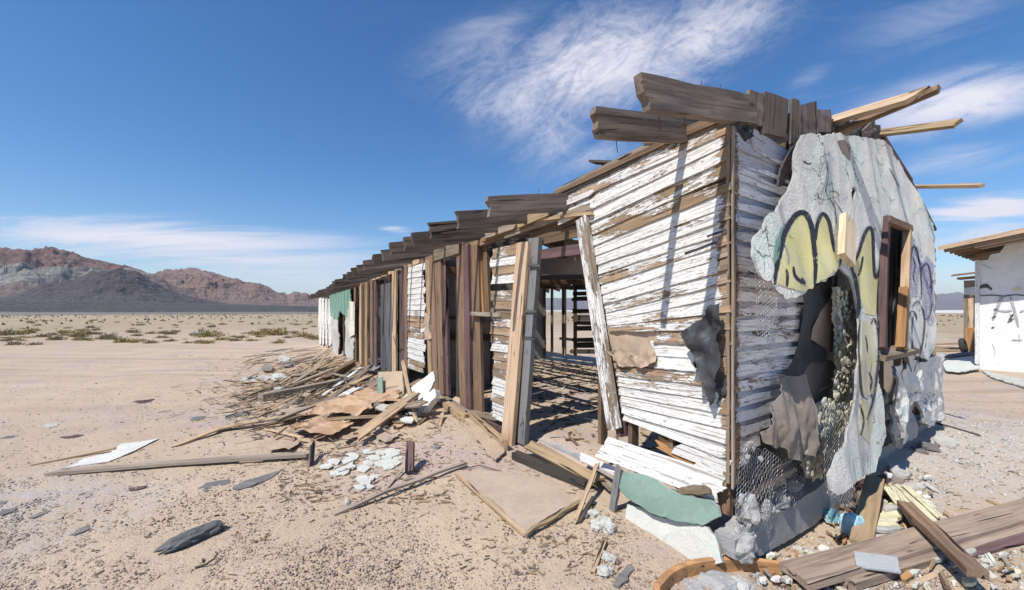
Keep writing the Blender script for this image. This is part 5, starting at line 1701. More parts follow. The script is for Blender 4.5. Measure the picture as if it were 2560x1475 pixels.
# -- debris heap along the wall
lie('board', 'board', 'long yellowish board lying in the heap, left of the brown paper', (540, 1080, 0.03), (745, 1050, 0.06), 0.17, 0.02, 'tan', nx=8, bend=0.02, rag=0.05)
lie('board', 'board', 'narrow tan board tapering to a dark point left of the yellowish board', (436, 1118, 0.0), (545, 1082, 0.04), 0.06, 0.02, 'tan', wt=1.6, rag=0.05)
lie('board', 'board', 'long split board running back from the yellowish board along the brown paper', (690, 1066, 0.08), (872, 1010, 0.16), 0.10, 0.025, 'grey', nx=8, bend=0.02, rag=0.06)
lie('timber', 'timber', 'thick squared grey timber lying across the middle of the heap', (652, 1004, 0.02), (856, 972, 0.10), 0.14, 0.13, 'grey', nx=8, jit=0.012, rag=0.03, round_=0.15)
lie('timber', 'timber', 'rounded brown timber pointing up at its dark end, behind the thick grey timber', (796, 968, 0.02), (882, 930, 0.22), 0.16, 0.13, 'brown', nx=8, jit=0.015, rag=0.05, round_=0.3)
lie('board', 'board', 'thin grey board lying against the front of the thick grey timber', (560, 1022, 0.01), (720, 985, 0.10), 0.05, 0.02, 'grey', nx=6, rag=0.04)
lie('board', 'board', 'pale grey board crossing the brown paper near its middle', (795, 1070, 0.10), (992, 1064, 0.12), 0.11, 0.02, 'tan', nx=8, bend=0.02, rag=0.06)
lie('board', 'board', 'dark edged board sloping under the brown paper', (640, 1075, 0.02), (770, 1052, 0.10), 0.07, 0.02, 'brown', nx=6, rag=0.06)
for i, (pts, lab, mt, lift, amp) in enumerate((
        ([(750, 1074), (768, 1060), (793, 1046), (830, 1030), (868, 1012), (900, 1022), (929, 1035), (926, 1058), (900, 1066), (820, 1070)], 'largest sheet of crumpled brown paper on top of the heap', 'kraftd', 0.20, 0.06),
        ([(720, 1082), (760, 1072), (830, 1066), (886, 1076), (880, 1086), (850, 1098), (812, 1112), (770, 1108), (740, 1100)], 'orange brown paper sheet in front of the pale grey board', 'kraftd', 0.13, 0.06),
        ([(656, 1089), (690, 1088), (720, 1090), (752, 1112), (726, 1134), (672, 1134)], 'lowest tan paper sheet at the front of the heap with sticks across it', 'kraft', 0.05, 0.03),
        ([(958, 1030), (985, 1024), (1006, 1050), (1012, 1068), (996, 1074), (966, 1062)], 'small brown paper sheet under the leaning pole', 'kraftd', 0.06, 0.05),
        ([(850, 1104), (880, 1090), (920, 1080), (926, 1086), (890, 1100), (868, 1112)], 'narrow brown paper strip right of the orange brown sheet', 'kraft', 0.05, 0.03))):
    o = gsheet('paper_sheet', pts, 0.004, M_[mt], lift, amp * 1.5, 4.2, 0.09, 0.04, 340 + i, smooth=False)
    tag(o, lab, 'paper', 'brown paper sheets on the heap')
lie('stick', 'stick', 'straight stick crossing the lowest paper sheet from left', (664, 1090, 0.09), (755, 1112, 0.09), 0.03, 0.015, 'pale', rag=0.02)
lie('stick', 'stick', 'short stick crossing the other stick on the lowest paper sheet', (684, 1112, 0.09), (716, 1092, 0.12), 0.025, 0.015, 'brown', rag=0.02)
lie('stick', 'stick', 'tan stick in front of the orange brown paper', (790, 1108, 0.08), (870, 1080, 0.14), 0.03, 0.015, 'pale', rag=0.03)
def shards(name, poly, step, label, cat, group, mat, seed, th=0.016):
    """a sheet broken into separate flat pieces"""
    r = random.Random(seed)
    xs, ys = [p[0] for p in poly], [p[1] for p in poly]
    y, row = min(ys), 0
    while y < max(ys):
        x = min(xs) + (row % 2) * step * 0.5
        while x < max(xs):
            cx_, cy_ = x + r.uniform(-.2, .2) * step, y + r.uniform(-.15, .15) * step * 0.45
            if inside_poly(np.array([cx_]), np.array([cy_]), poly)[0] and r.random() < 0.9:
                k = r.randint(5, 7)
                sc_ = step * r.uniform(0.52, 0.78)
                pts = [(cx_ + sc_ * r.uniform(.7, 1.15) * math.cos(-6.283 * q / k + 0.3 * row), cy_ + sc_ * 0.46 * r.uniform(.6, 1.2) * math.sin(-6.283 * q / k + 0.3 * row)) for q in range(k)]
                o = gsheet(name, pts, th, M_[mat], r.uniform(0.008, 0.03), 0.01, 6, 0.08, 0.015, seed + x, smooth=False)
                tag(o, label, cat, group)
            x += step
        y += step * 0.42
        row += 1


shards('plaster_piece', [(790, 1186), (826, 1160), (878, 1140), (930, 1122), (962, 1128), (1004, 1136), (1010, 1148), (990, 1160), (974, 1178), (940, 1172), (894, 1182), (830, 1188)], 30, 'white and mint plaster piece of the broken sheet beside the dark square stake', 'plaster piece', 'broken plaster sheet beside the stake', 'mintpale', 351, 0.012)
shards('plaster_piece', [(905, 1196), (962, 1182), (946, 1206), (918, 1228), (880, 1232), (898, 1208)], 24, 'mint plaster piece of the small patch in front of the broken plaster sheet', 'plaster piece', 'small plaster patch in front of the broken sheet', 'mintpale', 352)
lie('stake', 'stake', 'dark square stake standing on end beside the broad plaster sheet', (1024, 1190, 0.02), (1026, 1162, 0.22), 0.085, 0.04, 'maroon', up=Vector((0, -1, 0)), rag=0.012)
p0, p1 = onL(984, 842, 0.25), gp(1003, 925, 0.12)
tag(plank('pole', p1, p0, 0.022, 0.015, M_['pale'], nL, None, rag=0.03), 'thin yellow lath leaning up against the far studs', 'lath')
tag(plank('pole', gp(1040, 1060, 0.0), onL(1006, 905, 0.55), 0.075, 0.045, M_['tan'], nL, None, nx=8, jit=0.006, rag=0.02), 'leaning tan pole standing in the heap before the white siding', 'pole')
# slabs leaning by the white panel
pa = gp(1042, 1046)
o = psheet('stucco_slab', [(1000, 1010), (1022, 975), (1050, 950), (1084, 928), (1087, 950), (1072, 985), (1048, 1020), (1010, 1032), (990, 1040), (975, 1045), (968, 1035)], pa + nL * -0.12, Vector((-0.55, -0.75, 0.75)), 0.03, M_['mintpale'], 0.07, lambda a, b: 0.04 * noise.noise((a * 2, b * 2, 1)), 0.02, 361, back=M_['concrete'])
tag(o, 'pale mint stucco slab leaning on the heap behind the tan pole', 'stucco slab')
o = psheet('stucco_slab', [(1006, 1040), (1030, 1010), (1060, 990), (1086, 972), (1088, 992), (1060, 1025), (1036, 1046), (1012, 1050)], pa, Vector((-0.6, -0.7, 0.45)), 0.10, M_['stuccow'], 0.06, lambda a, b: 0.03 * noise.noise((a * 4, b * 4, 3)), 0.03, 362)
tag(o, 'thick broken white slab lying under the pale mint slab', 'stucco slab')
o = psheet('panel', [(946, 930), (1006, 928), (1010, 988), (948, 990)], gp(978, 1000, 0.0), Vector((-0.45, -0.8, 0.35)), 0.03, M_['kraft'], 0.08, None, 0.008, 363)
tag(o, 'square tan panel propped upright behind the leaning pole', 'panel')
o = psheet('panel', [(943, 945), (956, 942), (957, 990), (944, 992)], gp(972, 1003, 0.02), Vector((-0.45, -0.8, 0.35)), 0.02, M_['mint'], 0.08, None, 0.012, 364)
tag(o, 'narrow mint plaster strip at the left edge of the square tan panel', 'plaster')
o = gsheet('stucco_slab', [(910, 945), (922, 918), (946, 904), (962, 908), (950, 928), (932, 940)], 0.04, M_['stone'], 0.14, 0.05, 3, 0.08, 0.03, 365)
tag(o, 'blue grey slab lying behind the square tan panel', 'stucco slab')
lie('stick', 'stick', 'stout tan stick resting on the heap left of the leaning pole', (955, 1022, 0.04), (1012, 962, 0.30), 0.06, 0.04, 'tan', rag=0.02)
lie('stick', 'stick', 'second tan stick lying beside the stout stick on the heap', (968, 1032, 0.04), (1030, 985, 0.16), 0.04, 0.02, 'tan', rag=0.02)
lie('board', 'board', 'weathered board end lying on the sand under the leaning pole', (1044, 1064, 0.0), (1066, 1050, 0.02), 0.05, 0.02, 'brown', rag=0.04)
lie('stake', 'stake', 'short pale wood peg standing before the sill timbers', (1098, 1066, 0.0), (1106, 1046, 0.06), 0.05, 0.02, 'pale', up=Vector((0, -1, 0.3)), rag=0.03)
for i, (x, y, sx, lab) in enumerate(((722, 918, 0.16, 'grey blue stone lying at the back of the heap'), (808, 918, 0.15, 'grey stone standing at the back of the heap nearer the far stucco'), (700, 952, 0.2, 'white plaster lump lying behind the thick grey timber'),
                                     (1089, 1120, 0.055, 'small dark stone on the sand before the sill timbers'), (1014, 1048, 0.09, 'white stone at the foot of the leaning pole'))):
    o = lump('stone', gp(x, y, sx * 0.2), (sx, sx * 0.7, sx * 0.5), M_['stone'] if 'white' not in lab else M_['chalk'], None, i * 4.4, 3, 0.4, R.uniform(0, 6))
    tag(o, lab, 'stone')
lie('stick', 'stick', 'long bent stick lying on the sand in the foreground centre', (834, 1290, 0.0), (1166, 1166, 0.03), 0.045, 0.022, 'grey', nx=12, bend=0.02, jit=0.012, rag=0.03)
o = lump('stone', gp(868, 1268, 0.03), (0.03, 0.025, 0.05), M_['chalk'], None, 33, 2, 0.4)
tag(o, 'small white plaster lump standing by the long bent stick', 'stone')
lie('stick', 'stick', 'short stick behind the long bent stick, pointing at the stake', (965, 1225, 0.0), (1008, 1182, 0.04), 0.02, 0.012, 'grey', rag=0.02)
o = gsheet('buried_board', [(1140, 1194), (1200, 1188), (1290, 1192), (1380, 1214), (1450, 1268), (1400, 1286), (1340, 1322), (1316, 1348), (1290, 1320), (1230, 1262), (1180, 1226)], 0.05, M_['sandslab'], 0.0, 0.0, 2, 0.06, 0.015, 371, off=lambda a, b: 0.045 + 0.015 * noise.noise((a * 2.2, b * 2.2, 5)))
tag(o, 'broad sand crusted board half buried in front of the doorway', 'board')
lie('lath', 'lath', 'grey lath along the left edge of the sand crusted board', (1140, 1194, 0.03), (1312, 1346, 0.02), 0.03, 0.02, 'tan', nx=8, rag=0.02)
lie('stick', 'stick', 'cracked stick along the front edge of the sand crusted board', (1318, 1348, 0.03), (1455, 1262, 0.03), 0.03, 0.02, 'tan', nx=10, jit=0.012, rag=0.02)
o = gsheet('panel', [(1158, 1050), (1188, 1046), (1256, 1112), (1262, 1140), (1240, 1160), (1190, 1106)], 0.02, M_['kraft'], 0.05, 0.02, 3, 0.06, 0.015, 372)
tag(o, 'tan fibre panel lying on the sand against the sill, left of the pale door post', 'panel')
o = tube('wire_twig', [gp(1150, 1176, 0.01), gp(1200, 1170, 0.03), gp(1260, 1185, 0.02), gp(1330, 1215, 0.03), gp(1385, 1236, 0.03), gp(1440, 1236, 0.01)], 0.006, M_['dark'], None, 5, 0.5)
tag(o, 'long thin curved twig lying over the sand crusted board', 'twig')

# -- corner in the foreground
P1, P2, P3 = onL(1600, 1262, 0.24), onL(1795, 1322, 0.20), gp(1715, 1392, 0.0)
nn = (P2 - P1).cross(P3 - P1).normalized()
nn = nn if nn.z > 0 else -nn
o = psheet('stucco_slab', [(1568, 1262), (1595, 1268), (1632, 1286), (1700, 1300), (1768, 1318), (1788, 1342), (1800, 1380), (1806, 1410), (1778, 1411), (1720, 1400), (1690, 1384), (1618, 1356), (1572, 1326), (1562, 1300)], P1, nn, 0.03, M_['mintpale'], 0.04,
           lambda a, b: 0.012 * noise.noise((a * 3, b * 3, 1)), 0.012, 381, back=M_['concrete'])
tag(o, 'large pale mint stucco slab sloping down to the sand at the near corner', 'stucco slab')
Pq = onL(1700, 1300, 0.25)
o = psheet('stucco_slab', [(1550, 1168), (1570, 1176), (1590, 1184), (1620, 1190), (1644, 1200), (1668, 1218), (1690, 1232), (1728, 1244), (1768, 1250), (1786, 1266), (1790, 1292), (1752, 1312), (1704, 1304), (1668, 1290), (1634, 1282), (1596, 1258), (1562, 1232), (1552, 1210)],
           Pq, (nL + UP * 0.25), 0.025, M_['mint'], 0.03, lambda a, b: 0.05 * math.sin(a * 7 + 0.5) + 0.02 * noise.noise((a * 4, b * 4, 2)), 0.008, 382, back=M_['chalk'])
tag(o, 'bent dark mint stucco sheet standing on edge against the fallen white boards', 'stucco slab')
tag(plank('edge_board', onL(1528, 1300, 0.30), onL(1548, 1168, 0.28), 0.065, 0.03, M_['greyp'], (nL + UP * 0.2).normalized(), None, paint=0.85, nx=8, jit=0.008, rag=0.02), 'narrow whitish board standing upright at the left end of the bent mint sheet', 'board')
o = psheet('fibre_pad', [(1690, 1224), (1712, 1214), (1756, 1212), (1774, 1220), (1776, 1232), (1730, 1236), (1700, 1234)], onL(1730, 1225, 0.17), (nL + UP * 0.6), 0.03, M_['brownfuzz'], 0.03, lambda a, b: 0.012 * noise.noise((a * 20, b * 20, 1)), 0.012, 383)
tag(o, 'brown fibrous pad lying on the fallen white boards', 'insulation')
for i, (x, y, sx, sz2, lab) in enumerate(((1500, 1318, 0.07, 0.06, 'white plaster lump left of the upright whitish board'), (1522, 1328, 0.06, 0.06, 'white plaster lump at the foot of the upright whitish board'), (1484, 1290, 0.05, 0.04, 'greenish plaster lump beside the broken sticks'),
                                          (1520, 1398, 0.055, 0.03, 'plaster lump on the sand below the upright whitish board'), (1510, 1432, 0.06, 0.03, 'front plaster lump on the sand near the felt tile'), (1540, 1405, 0.03, 0.02, 'brown clod beside the felt tile'))):
    o = lump('plaster_lump', gp(x, y, sz2 * 0.3), (sx, sx * 0.8, sz2), M_['chalk'] if i != 5 else M_['brownfuzz'], None, 50 + i * 3.7, 3, 0.5, R.uniform(0, 6))
    tag(o, lab, 'plaster lump', 'plaster lumps by the near corner')
o = gsheet('felt_tile', [(1530, 1466), (1552, 1440), (1566, 1418), (1580, 1416), (1586, 1428), (1570, 1446), (1568, 1456), (1548, 1472)], 0.02, M_['shingle'], 0.02, 0.01, 6, 0.04, 0.012, 384)
tag(o, 'flat grey felt tile lying on the sand at the bottom of the picture', 'felt tile')
o = gsheet('felt_tile', [(1456, 1298), (1464, 1280), (1478, 1276), (1480, 1286), (1468, 1298)], 0.02, M_['shingle'], 0.03, 0.01, 6, 0.04, 0.012, 385)
tag(o, 'small dark felt scrap beside the broken sticks', 'felt tile')
lie('stick', 'stick', 'broken stick leaning up towards the fallen white boards', (1438, 1306, 0.0), (1494, 1218, 0.22), 0.035, 0.02, 'tan', rag=0.03, jit=0.006)
lie('stick', 'stick', 'dark stick lying beside the broken leaning stick', (1446, 1312, 0.0), (1482, 1262, 0.05), 0.03, 0.02, 'dark', rag=0.03, jit=0.006)
lie('stick', 'stick', 'thin stick lying on the sand below the white plaster lumps', (1481, 1438, 0.0), (1512, 1362, 0.02), 0.025, 0.015, 'tan', rag=0.02)
lie('board', 'board', 'split tan board end lying left of the bent mint sheet', (1488, 1200, 0.05), (1530, 1240, 0.05), 0.08, 0.03, 'grey', rag=0.04)
# curved plank in front
cp = [(1640, 1500), (1672, 1462), (1712, 1440), (1770, 1428), (1860, 1424), (1948, 1437)]
pts = [gp(x, y, 0.03) for x, y in cp]
vs, fs = [], []
fine_ = []
for i in range(len(pts) - 1):
    for k in range(4):
        fine_.append(pts[i].lerp(pts[i + 1], k / 4))
fine_.append(pts[-1])
for it in range(2):
    fine_ = [fine_[0]] + [(fine_[i - 1] + fine_[i] * 2 + fine_[i + 1]) / 4 for i in range(1, len(fine_) - 1)] + [fine_[-1]]
# built along X so that the grain follows the length
acc = 0
org = fine_[len(fine_) // 2].copy()
for i, p in enumerate(fine_):
    d = (fine_[min(i + 1, len(fine_) - 1)] - fine_[max(0, i - 1)]).normalized()
    n2 = Vector((d.y, -d.x, 0)).normalized()
    for (a, b) in ((-0.018, 0.0), (-0.020, 0.085), (0.0, 0.095), (0.022, 0.085), (0.020, 0.0)):
        jx = 0.004 * noise.noise((i * 0.7, a * 90, b * 40))
        vs.append(p + n2 * (a + jx) + UP * (b - 0.03 + jx) + d * (R.uniform(-0.03, 0.03) if i in (0, len(fine_) - 1) else 0) - org)
for i in range(len(fine_) - 1):
    for k in range(5):
        a, b = i * 5 + k, i * 5 + (k + 1) % 5
        fs.append((a, b, b + 5, a + 5))
fs += [(0, 1, 2, 3, 4), tuple((len(fine_) - 1) * 5 + k for k in (4, 3, 2, 1, 0))]
me = bpy.data.meshes.new('curved_board')
me.from_pydata(vs, [], fs)
tag(link('curved_board', me, Matrix.Translation(org), None, M_['orange']), 'curved brown board bowing across the bottom of the picture near the corner', 'board')
for i, (x, y, s_, lab) in enumerate(((1800, 1462, 0.12, 'rough concrete lump lying in front of the curved brown board'), (1850, 1466, 0.09, 'smaller concrete lump right of the rough lump before the curved board'), (1740, 1474, 0.08, 'concrete lump at the bottom edge inside the curve of the brown board'),
                                     (1716, 1500, 0.06, 'low concrete lump at the bottom edge near the end of the curved board'))):
    tag(lump('concrete_lump', gp(x, y, 0.0), (s_, s_ * 0.8, s_ * 0.45), M_['chalk' if i == 1 else 'concrete'], None, 70 + i * 5.1, 3, 0.5, i), lab, 'concrete lump', 'concrete lumps by the curved board')

# -- planks and rubble right of the corner
lie('plank', 'plank', 'widest weathered plank lying diagonally across the lower right corner', (1985, 1470, 0.05), (2660, 1272, 0.05), 0.215, 0.05, 'greyb', nx=12, rag=0.03, jit=0.004)
lie('plank', 'plank', 'narrow squared plank lying along the front edge of the widest plank', (2120, 1474, 0.0), (2680, 1302, 0.0), 0.07, 0.075, 'greyb', nx=12, rag=0.03, jit=0.004, round_=0.3)
lie('plank', 'plank', 'thin reddish plank under the front of the widest plank at the right edge', (2420, 1392, 0.0), (2640, 1330, 0.0), 0.07, 0.03, 'maroon', nx=6, rag=0.03)
lie('plank', 'plank', 'brown grained plank lying on top across the widest plank', (2262, 1308, 0.13), (2446, 1500, 0.13), 0.10, 0.05, 'brown', nx=8, rag=0.015, jit=0.004)
lie('plank', 'plank', 'smooth tan plank sloping up to the building between blue chunk and yellow slab', (2152, 1384, 0.06), (2188, 1240, 0.16), 0.135, 0.03, 'tan', nx=6, rag=0.01)
o = psheet('metal_sheet', [(2134, 1378), (2190, 1384), (2241, 1392), (2254, 1432), (2210, 1424), (2168, 1418), (2142, 1410)], gp(2190, 1410, 0.135), Vector((0.05, -0.1, 1)), 0.012, M_['metal'], 0.05, None, 0.006, 391)
tag(o, 'flat light grey sheet lying on the left part of the widest plank', 'sheet')
for i, (pts, lab, mt, lf) in enumerate((
        ([(2186, 1304), (2210, 1296), (2246, 1300), (2248, 1318), (2250, 1336), (2214, 1338), (2186, 1336)], 'square yellow plaster slab beside the smooth tan plank', 'yellowp', 0.07),
        ([(2206, 1286), (2230, 1278), (2262, 1284), (2270, 1298), (2240, 1302), (2210, 1300)], 'rounded white plaster slab behind the square yellow slab', 'chalk', 0.09),
        ([(2180, 1338), (2240, 1336), (2258, 1346), (2252, 1352), (2200, 1352), (2180, 1346)], 'thin white slab in front of the square yellow slab', 'chalk', 0.08),
        ([(2176, 1358), (2230, 1354), (2246, 1360), (2200, 1366), (2174, 1366)], 'lowest thin white slab beside the widest plank', 'chalk', 0.05),
        ([(2282, 1254), (2300, 1246), (2330, 1262), (2340, 1276), (2316, 1280), (2296, 1270)], 'pale greenish plaster piece on the sand right of the yellow laths', 'clump', 0.03),
        ([(2224, 1168), (2250, 1164), (2284, 1190), (2264, 1202), (2240, 1194), (2226, 1180)], 'large white slab lying at the foot of the gable wall', 'chalk', 0.04),
        ([(2206, 1190), (2232, 1186), (2264, 1204), (2258, 1212), (2226, 1206)], 'brown board piece tucked under the large white slab', 'felt', 0.02),
        ([(2255, 1216), (2290, 1214), (2316, 1224), (2300, 1232), (2262, 1226)], 'white flat flake right of the large white slab', 'chalk', 0.03),
        ([(2330, 1098), (2352, 1090), (2400, 1110), (2380, 1122), (2346, 1116)], 'pale slab lying flat on the rubble beyond the gable', 'chalk', 0.03),
        ([(2296, 1110), (2340, 1118), (2352, 1134), (2320, 1128), (2300, 1120)], 'dark slatted shard by the far foot of the gable', 'shingle', 0.04),
        ([(2278, 1118), (2310, 1128), (2322, 1140), (2290, 1132)], 'second dark shard by the far foot of the gable', 'shingle', 0.03),
        ([(2354, 918), (2378, 898), (2420, 894), (2446, 905), (2448, 930), (2400, 938), (2366, 935)], 'pale plaster slab lying at the corner of the white building', 'mintpale', 0.10),
        ([(2350, 912), (2372, 896), (2430, 888), (2440, 896), (2400, 900), (2372, 905)], 'dark shard over the pale slab at the corner of the white building', 'shingle', 0.16),
        ([(2455, 930), (2500, 940), (2560, 952), (2620, 972), (2600, 985), (2540, 966), (2480, 948)], 'long white plaster drift along the foot of the white building', 'chalk', 0.05))):
    o = gsheet('slab', pts, 0.028, M_[mt], lf, 0.02, 6, 0.06, 0.035, 400 + i, smooth=False)
    tag(o, lab, 'slab', 'flat slabs right of the gable')
for i, (x0, y0, x1, y1, lab) in enumerate(((2232, 1234, 2330, 1322, 'longest yellow painted lath fanned out beside the brown plank'), (2244, 1232, 2346, 1326, 'yellow lath lying right of the longest yellow lath'), (2240, 1250, 2312, 1330, 'yellow lath lying left of the longest yellow lath'),
                                           (2262, 1240, 2352, 1312, 'outermost yellow lath of the fan on the right'), (2236, 1264, 2290, 1336, 'innermost yellow lath of the fan by the brown plank'), (2214, 1250, 2262, 1300, 'short white lath at the top of the yellow fan'))):
    lie('lath', 'lath', lab, (x0, y0, 0.06 + 0.012 * i), (x1, y1, 0.03 + 0.008 * i), 0.055, 0.010, 'yellow', 'yellow laths fanned out on the sand', paint=0.7, rag=0.03)
tag(lump('painted_chunk', gp(2131, 1338, 0.07), (0.085, 0.075, 0.12), M_['blue'], None, 91, 3, 0.35), 'upright light blue plaster chunk left of the smooth tan plank', 'plaster chunk')
tag(lump('painted_chunk', gp(2080, 1305, 0.05), (0.10, 0.06, 0.06), M_['teal'], None, 95, 3, 0.4, 0.7), 'teal and white plaster chunk at the foot of the wire mesh', 'plaster chunk')
tag(lump('wood_stub', gp(2206, 1240, 0.06), (0.075, 0.07, 0.06), M_['orange'], None, 98, 3, 0.25), 'orange brown rounded stub lying under the gable wall', 'wood stub')
lie('plank', 'plank', 'dark maroon board end tucked under the gable by the orange stub', (2150, 1228, 0.05), (2212, 1222, 0.08), 0.09, 0.04, 'maroon', rag=0.03)
for i, (x0, y0, x1, y1, mt, lab) in enumerate(((2340, 1120, 2372, 1096, 'brown', 'thin brown stick lying on the rubble beyond the gable'), (2345, 1060, 2450, 1090, 'dark', 'long dark stick lying on the crushed plaster behind the gable'), (2470, 1255, 2520, 1276, 'tan', 'tan stick lying alone on the sand near the right edge'),
                                              (2360, 1282, 2396, 1312, 'tan', 'short tan stick behind the brown grained plank'), (2280, 1470, 2340, 1440, 'tan', 'tan splinter in front of the widest plank at the bottom'), (2456, 1370, 2482, 1412, 'white', 'white splintered stick lying on the sand in the right corner'))):
    lie('stick', 'stick', lab, (x0, y0), (x1, y1), 0.035, 0.018, mt, rag=0.03, paint=0.9)
for i, (x0, y0, x1, y1) in enumerate(((2310, 862, 2412, 860), (2305, 868, 2405, 869), (2312, 874, 2400, 873), (2330, 880, 2420, 878))):
    lie('board', 'board', ('hindmost', 'second', 'third', 'nearest')[i] + ' tan board of the row lying behind the gable near the tyre', (x0, y0, 0.03), (x1, y1, 0.03), 0.16, 0.04, 'pale', 'tan boards behind the gable', rag=0.05)
for i, (x, y, s_) in enumerate(((2468, 1404, 0.035), (2450, 1390, 0.03), (2472, 1440, 0.04), (2010, 1398, 0.05), (2050, 1406, 0.045), (1995, 1420, 0.05), (2030, 1385, 0.04), (2070, 1396, 0.05), (1975, 1405, 0.035), (2095, 1380, 0.04),
                                (2000, 1374, 0.045), (2060, 1418, 0.04), (1940, 1410, 0.04), (2036, 1430, 0.045), (2112, 1402, 0.03), (2210, 1255, 0.03), (2180, 1290, 0.035))):
    o = lump('plaster_crumb', gp(x, y, 0.005), (s_, s_ * 0.8, s_ * 0.5), M_['chalk'], None, 120 + i * 2.9, 2, 0.5, i)
    tag(o, 'chalky white plaster crumb lying on the sand below the footing', 'plaster crumb', 'white plaster crumbs below the footing')

for i, (pts, lab, mt, lf, am) in enumerate((
        ([(846, 962), (900, 940), (934, 948), (930, 968), (880, 984), (850, 980)], 'grey brown plywood piece lying at the back of the heap before the square tan panel', 'felt', 0.10, 0.04),
        ([(880, 1000), (930, 984), (990, 1000), (1000, 1018), (940, 1030), (896, 1020)], 'orange brown plywood piece lying in front of the square tan panel', 'kraftd', 0.14, 0.05),
        ([(700, 1040), (736, 1024), (790, 1026), (780, 1042), (730, 1052)], 'split tan sheet lying left of the largest brown paper sheet', 'kraft', 0.08, 0.03),
        ([(930, 1078), (980, 1072), (1000, 1090), (970, 1112), (938, 1104)], 'sand coloured sheet lying right of the orange brown paper', 'sandslab', 0.04, 0.02),
        ([(600, 950), (650, 940), (690, 944), (660, 956), (610, 960)], 'pale grey sheet at the far left of the heap', 'chalk', 0.03, 0.02))):
    o = gsheet('plywood_sheet', pts, 0.008, M_[mt], lf, am, 3.5, 0.10, 0.05, 500 + i, smooth=False)
    tag(o, lab, 'sheet')

# -- broken boards and pale scraps piled along the wall
rb = random.Random(5)
for i in range(46):
    u = rb.random()
    x = 1075 - 290 * u + rb.gauss(0, 26)
    y = 1040 - 125 * u + rb.gauss(0, 16) + 10
    if x > 1060 or y > 1090 or (x < 1010 and y > 1012):
        continue
    dxp = rb.uniform(45, 150) * (1.15 - 0.5 * u)
    sl = rb.gauss(-0.30, 0.28)
    lie('broken_board', 'board', 'broken weathered board lying among the heap close along the foot of the long wall', (x - dxp, y - sl * dxp * 0.5, rb.uniform(0.0, 0.12)), (x, y + sl * dxp * 0.5, rb.uniform(0.05, 0.30)), rb.uniform(0.06, 0.19), rb.uniform(0.015, 0.035),
        rb.choice(['grey', 'tan', 'grey', 'brown', 'greyb', 'tan', 'greyb', 'brown', 'white']), 'broken boards along the foot of the wall', nx=6, ny=3, rag=0.10, bend=rb.uniform(-0.02, 0.03), paint=0.5, wt=rb.uniform(0.6, 1.1),
        up=Vector((rb.uniform(-.5, .3), rb.uniform(-.6, .2), 1)).normalized())
for i in range(34):
    u = rb.random()
    x, y = 1040 - 330 * u + rb.gauss(0, 40), 1050 - 120 * u + rb.gauss(0, 24)
    if x > 1060:
        continue
    s_ = rb.uniform(8, 22)
    pts = [(x + s_ * rb.uniform(.6, 1.2) * math.cos(-6.283 * q / 6), y + s_ * 0.4 * rb.uniform(.6, 1.2) * math.sin(-6.283 * q / 6)) for q in range(6)]
    o = gsheet('plaster_scrap', pts, 0.02, M_[rb.choice(['mintpale', 'chalk', 'kraft', 'chalk', 'felt'])], rb.uniform(0.02, 0.14), 0.03, 4, 0.08, 0.02, 600 + i, smooth=False)
    tag(o, 'small pale scrap lying among the broken boards along the foot of the wall', 'scrap', 'pale scraps in the heap along the wall')
for i in range(90):                                    # splintered pieces packed round the foot of the gable
    x, y = rb.uniform(2070, 2330), 0
    y = rb.uniform(1215, 1340) - max(0, x - 2200) * 0.25
    if i > 52:
        x, y = (rb.uniform(2240, 2560), rb.uniform(1370, 1475)) if i % 2 else (rb.uniform(1880, 2130), rb.uniform(1385, 1475))
    dxp = rb.uniform(-30, 40)
    lie('splinter', 'splinter', 'splintered scrap of wood lying in the rubble at the lower right', (x, y, rb.uniform(0, 0.03)), (x + dxp, y + rb.uniform(10, 40), rb.uniform(0.0, 0.06)), rb.uniform(0.015, 0.05), rb.uniform(0.006, 0.016),
        rb.choice(['tan', 'brown', 'yellow', 'grey', 'white', 'orange', 'grey', 'tan']), 'splinters in the rubble at the lower right', nx=3, rag=0.03, paint=0.8, wt=rb.uniform(0.4, 1.0))
for i in range(64):
    x = rb.uniform(2085, 2340)
    y = rb.uniform(1205, 1335) - max(0, x - 2200) * 0.25
    if i > 34:
        x, y = (rb.uniform(2260, 2560), rb.uniform(1375, 1475)) if i % 2 else (rb.uniform(1880, 2120), rb.uniform(1385, 1475))
    s_ = rb.uniform(7, 17)
    pts = [(x + s_ * rb.uniform(.6, 1.2) * math.cos(-6.283 * q / 6), y + s_ * 0.5 * rb.uniform(.6, 1.2) * math.sin(-6.283 * q / 6)) for q in range(6)]
    o = gsheet('plaster_scrap', pts, 0.022, M_[rb.choice(['mintpale', 'chalk', 'chalk', 'stuccow', 'stuccow', 'yellowp'])], rb.uniform(0.015, 0.06), 0.015, 4, 0.06, 0.02, 660 + i, smooth=False)
    tag(o, 'small plaster scrap lying in the rubble at the lower right', 'scrap', 'plaster scraps in the rubble at the lower right')
for (x0, y0, x1, y1, o0, o1) in ((1618, 266, 1619, 280, 0, 0), (1640, 268, 1641, 277, 0, 0), (1720, 330, 1719, 342, 0, 0), (1700, 286, 1701, 298, 0, 0)):
    pass

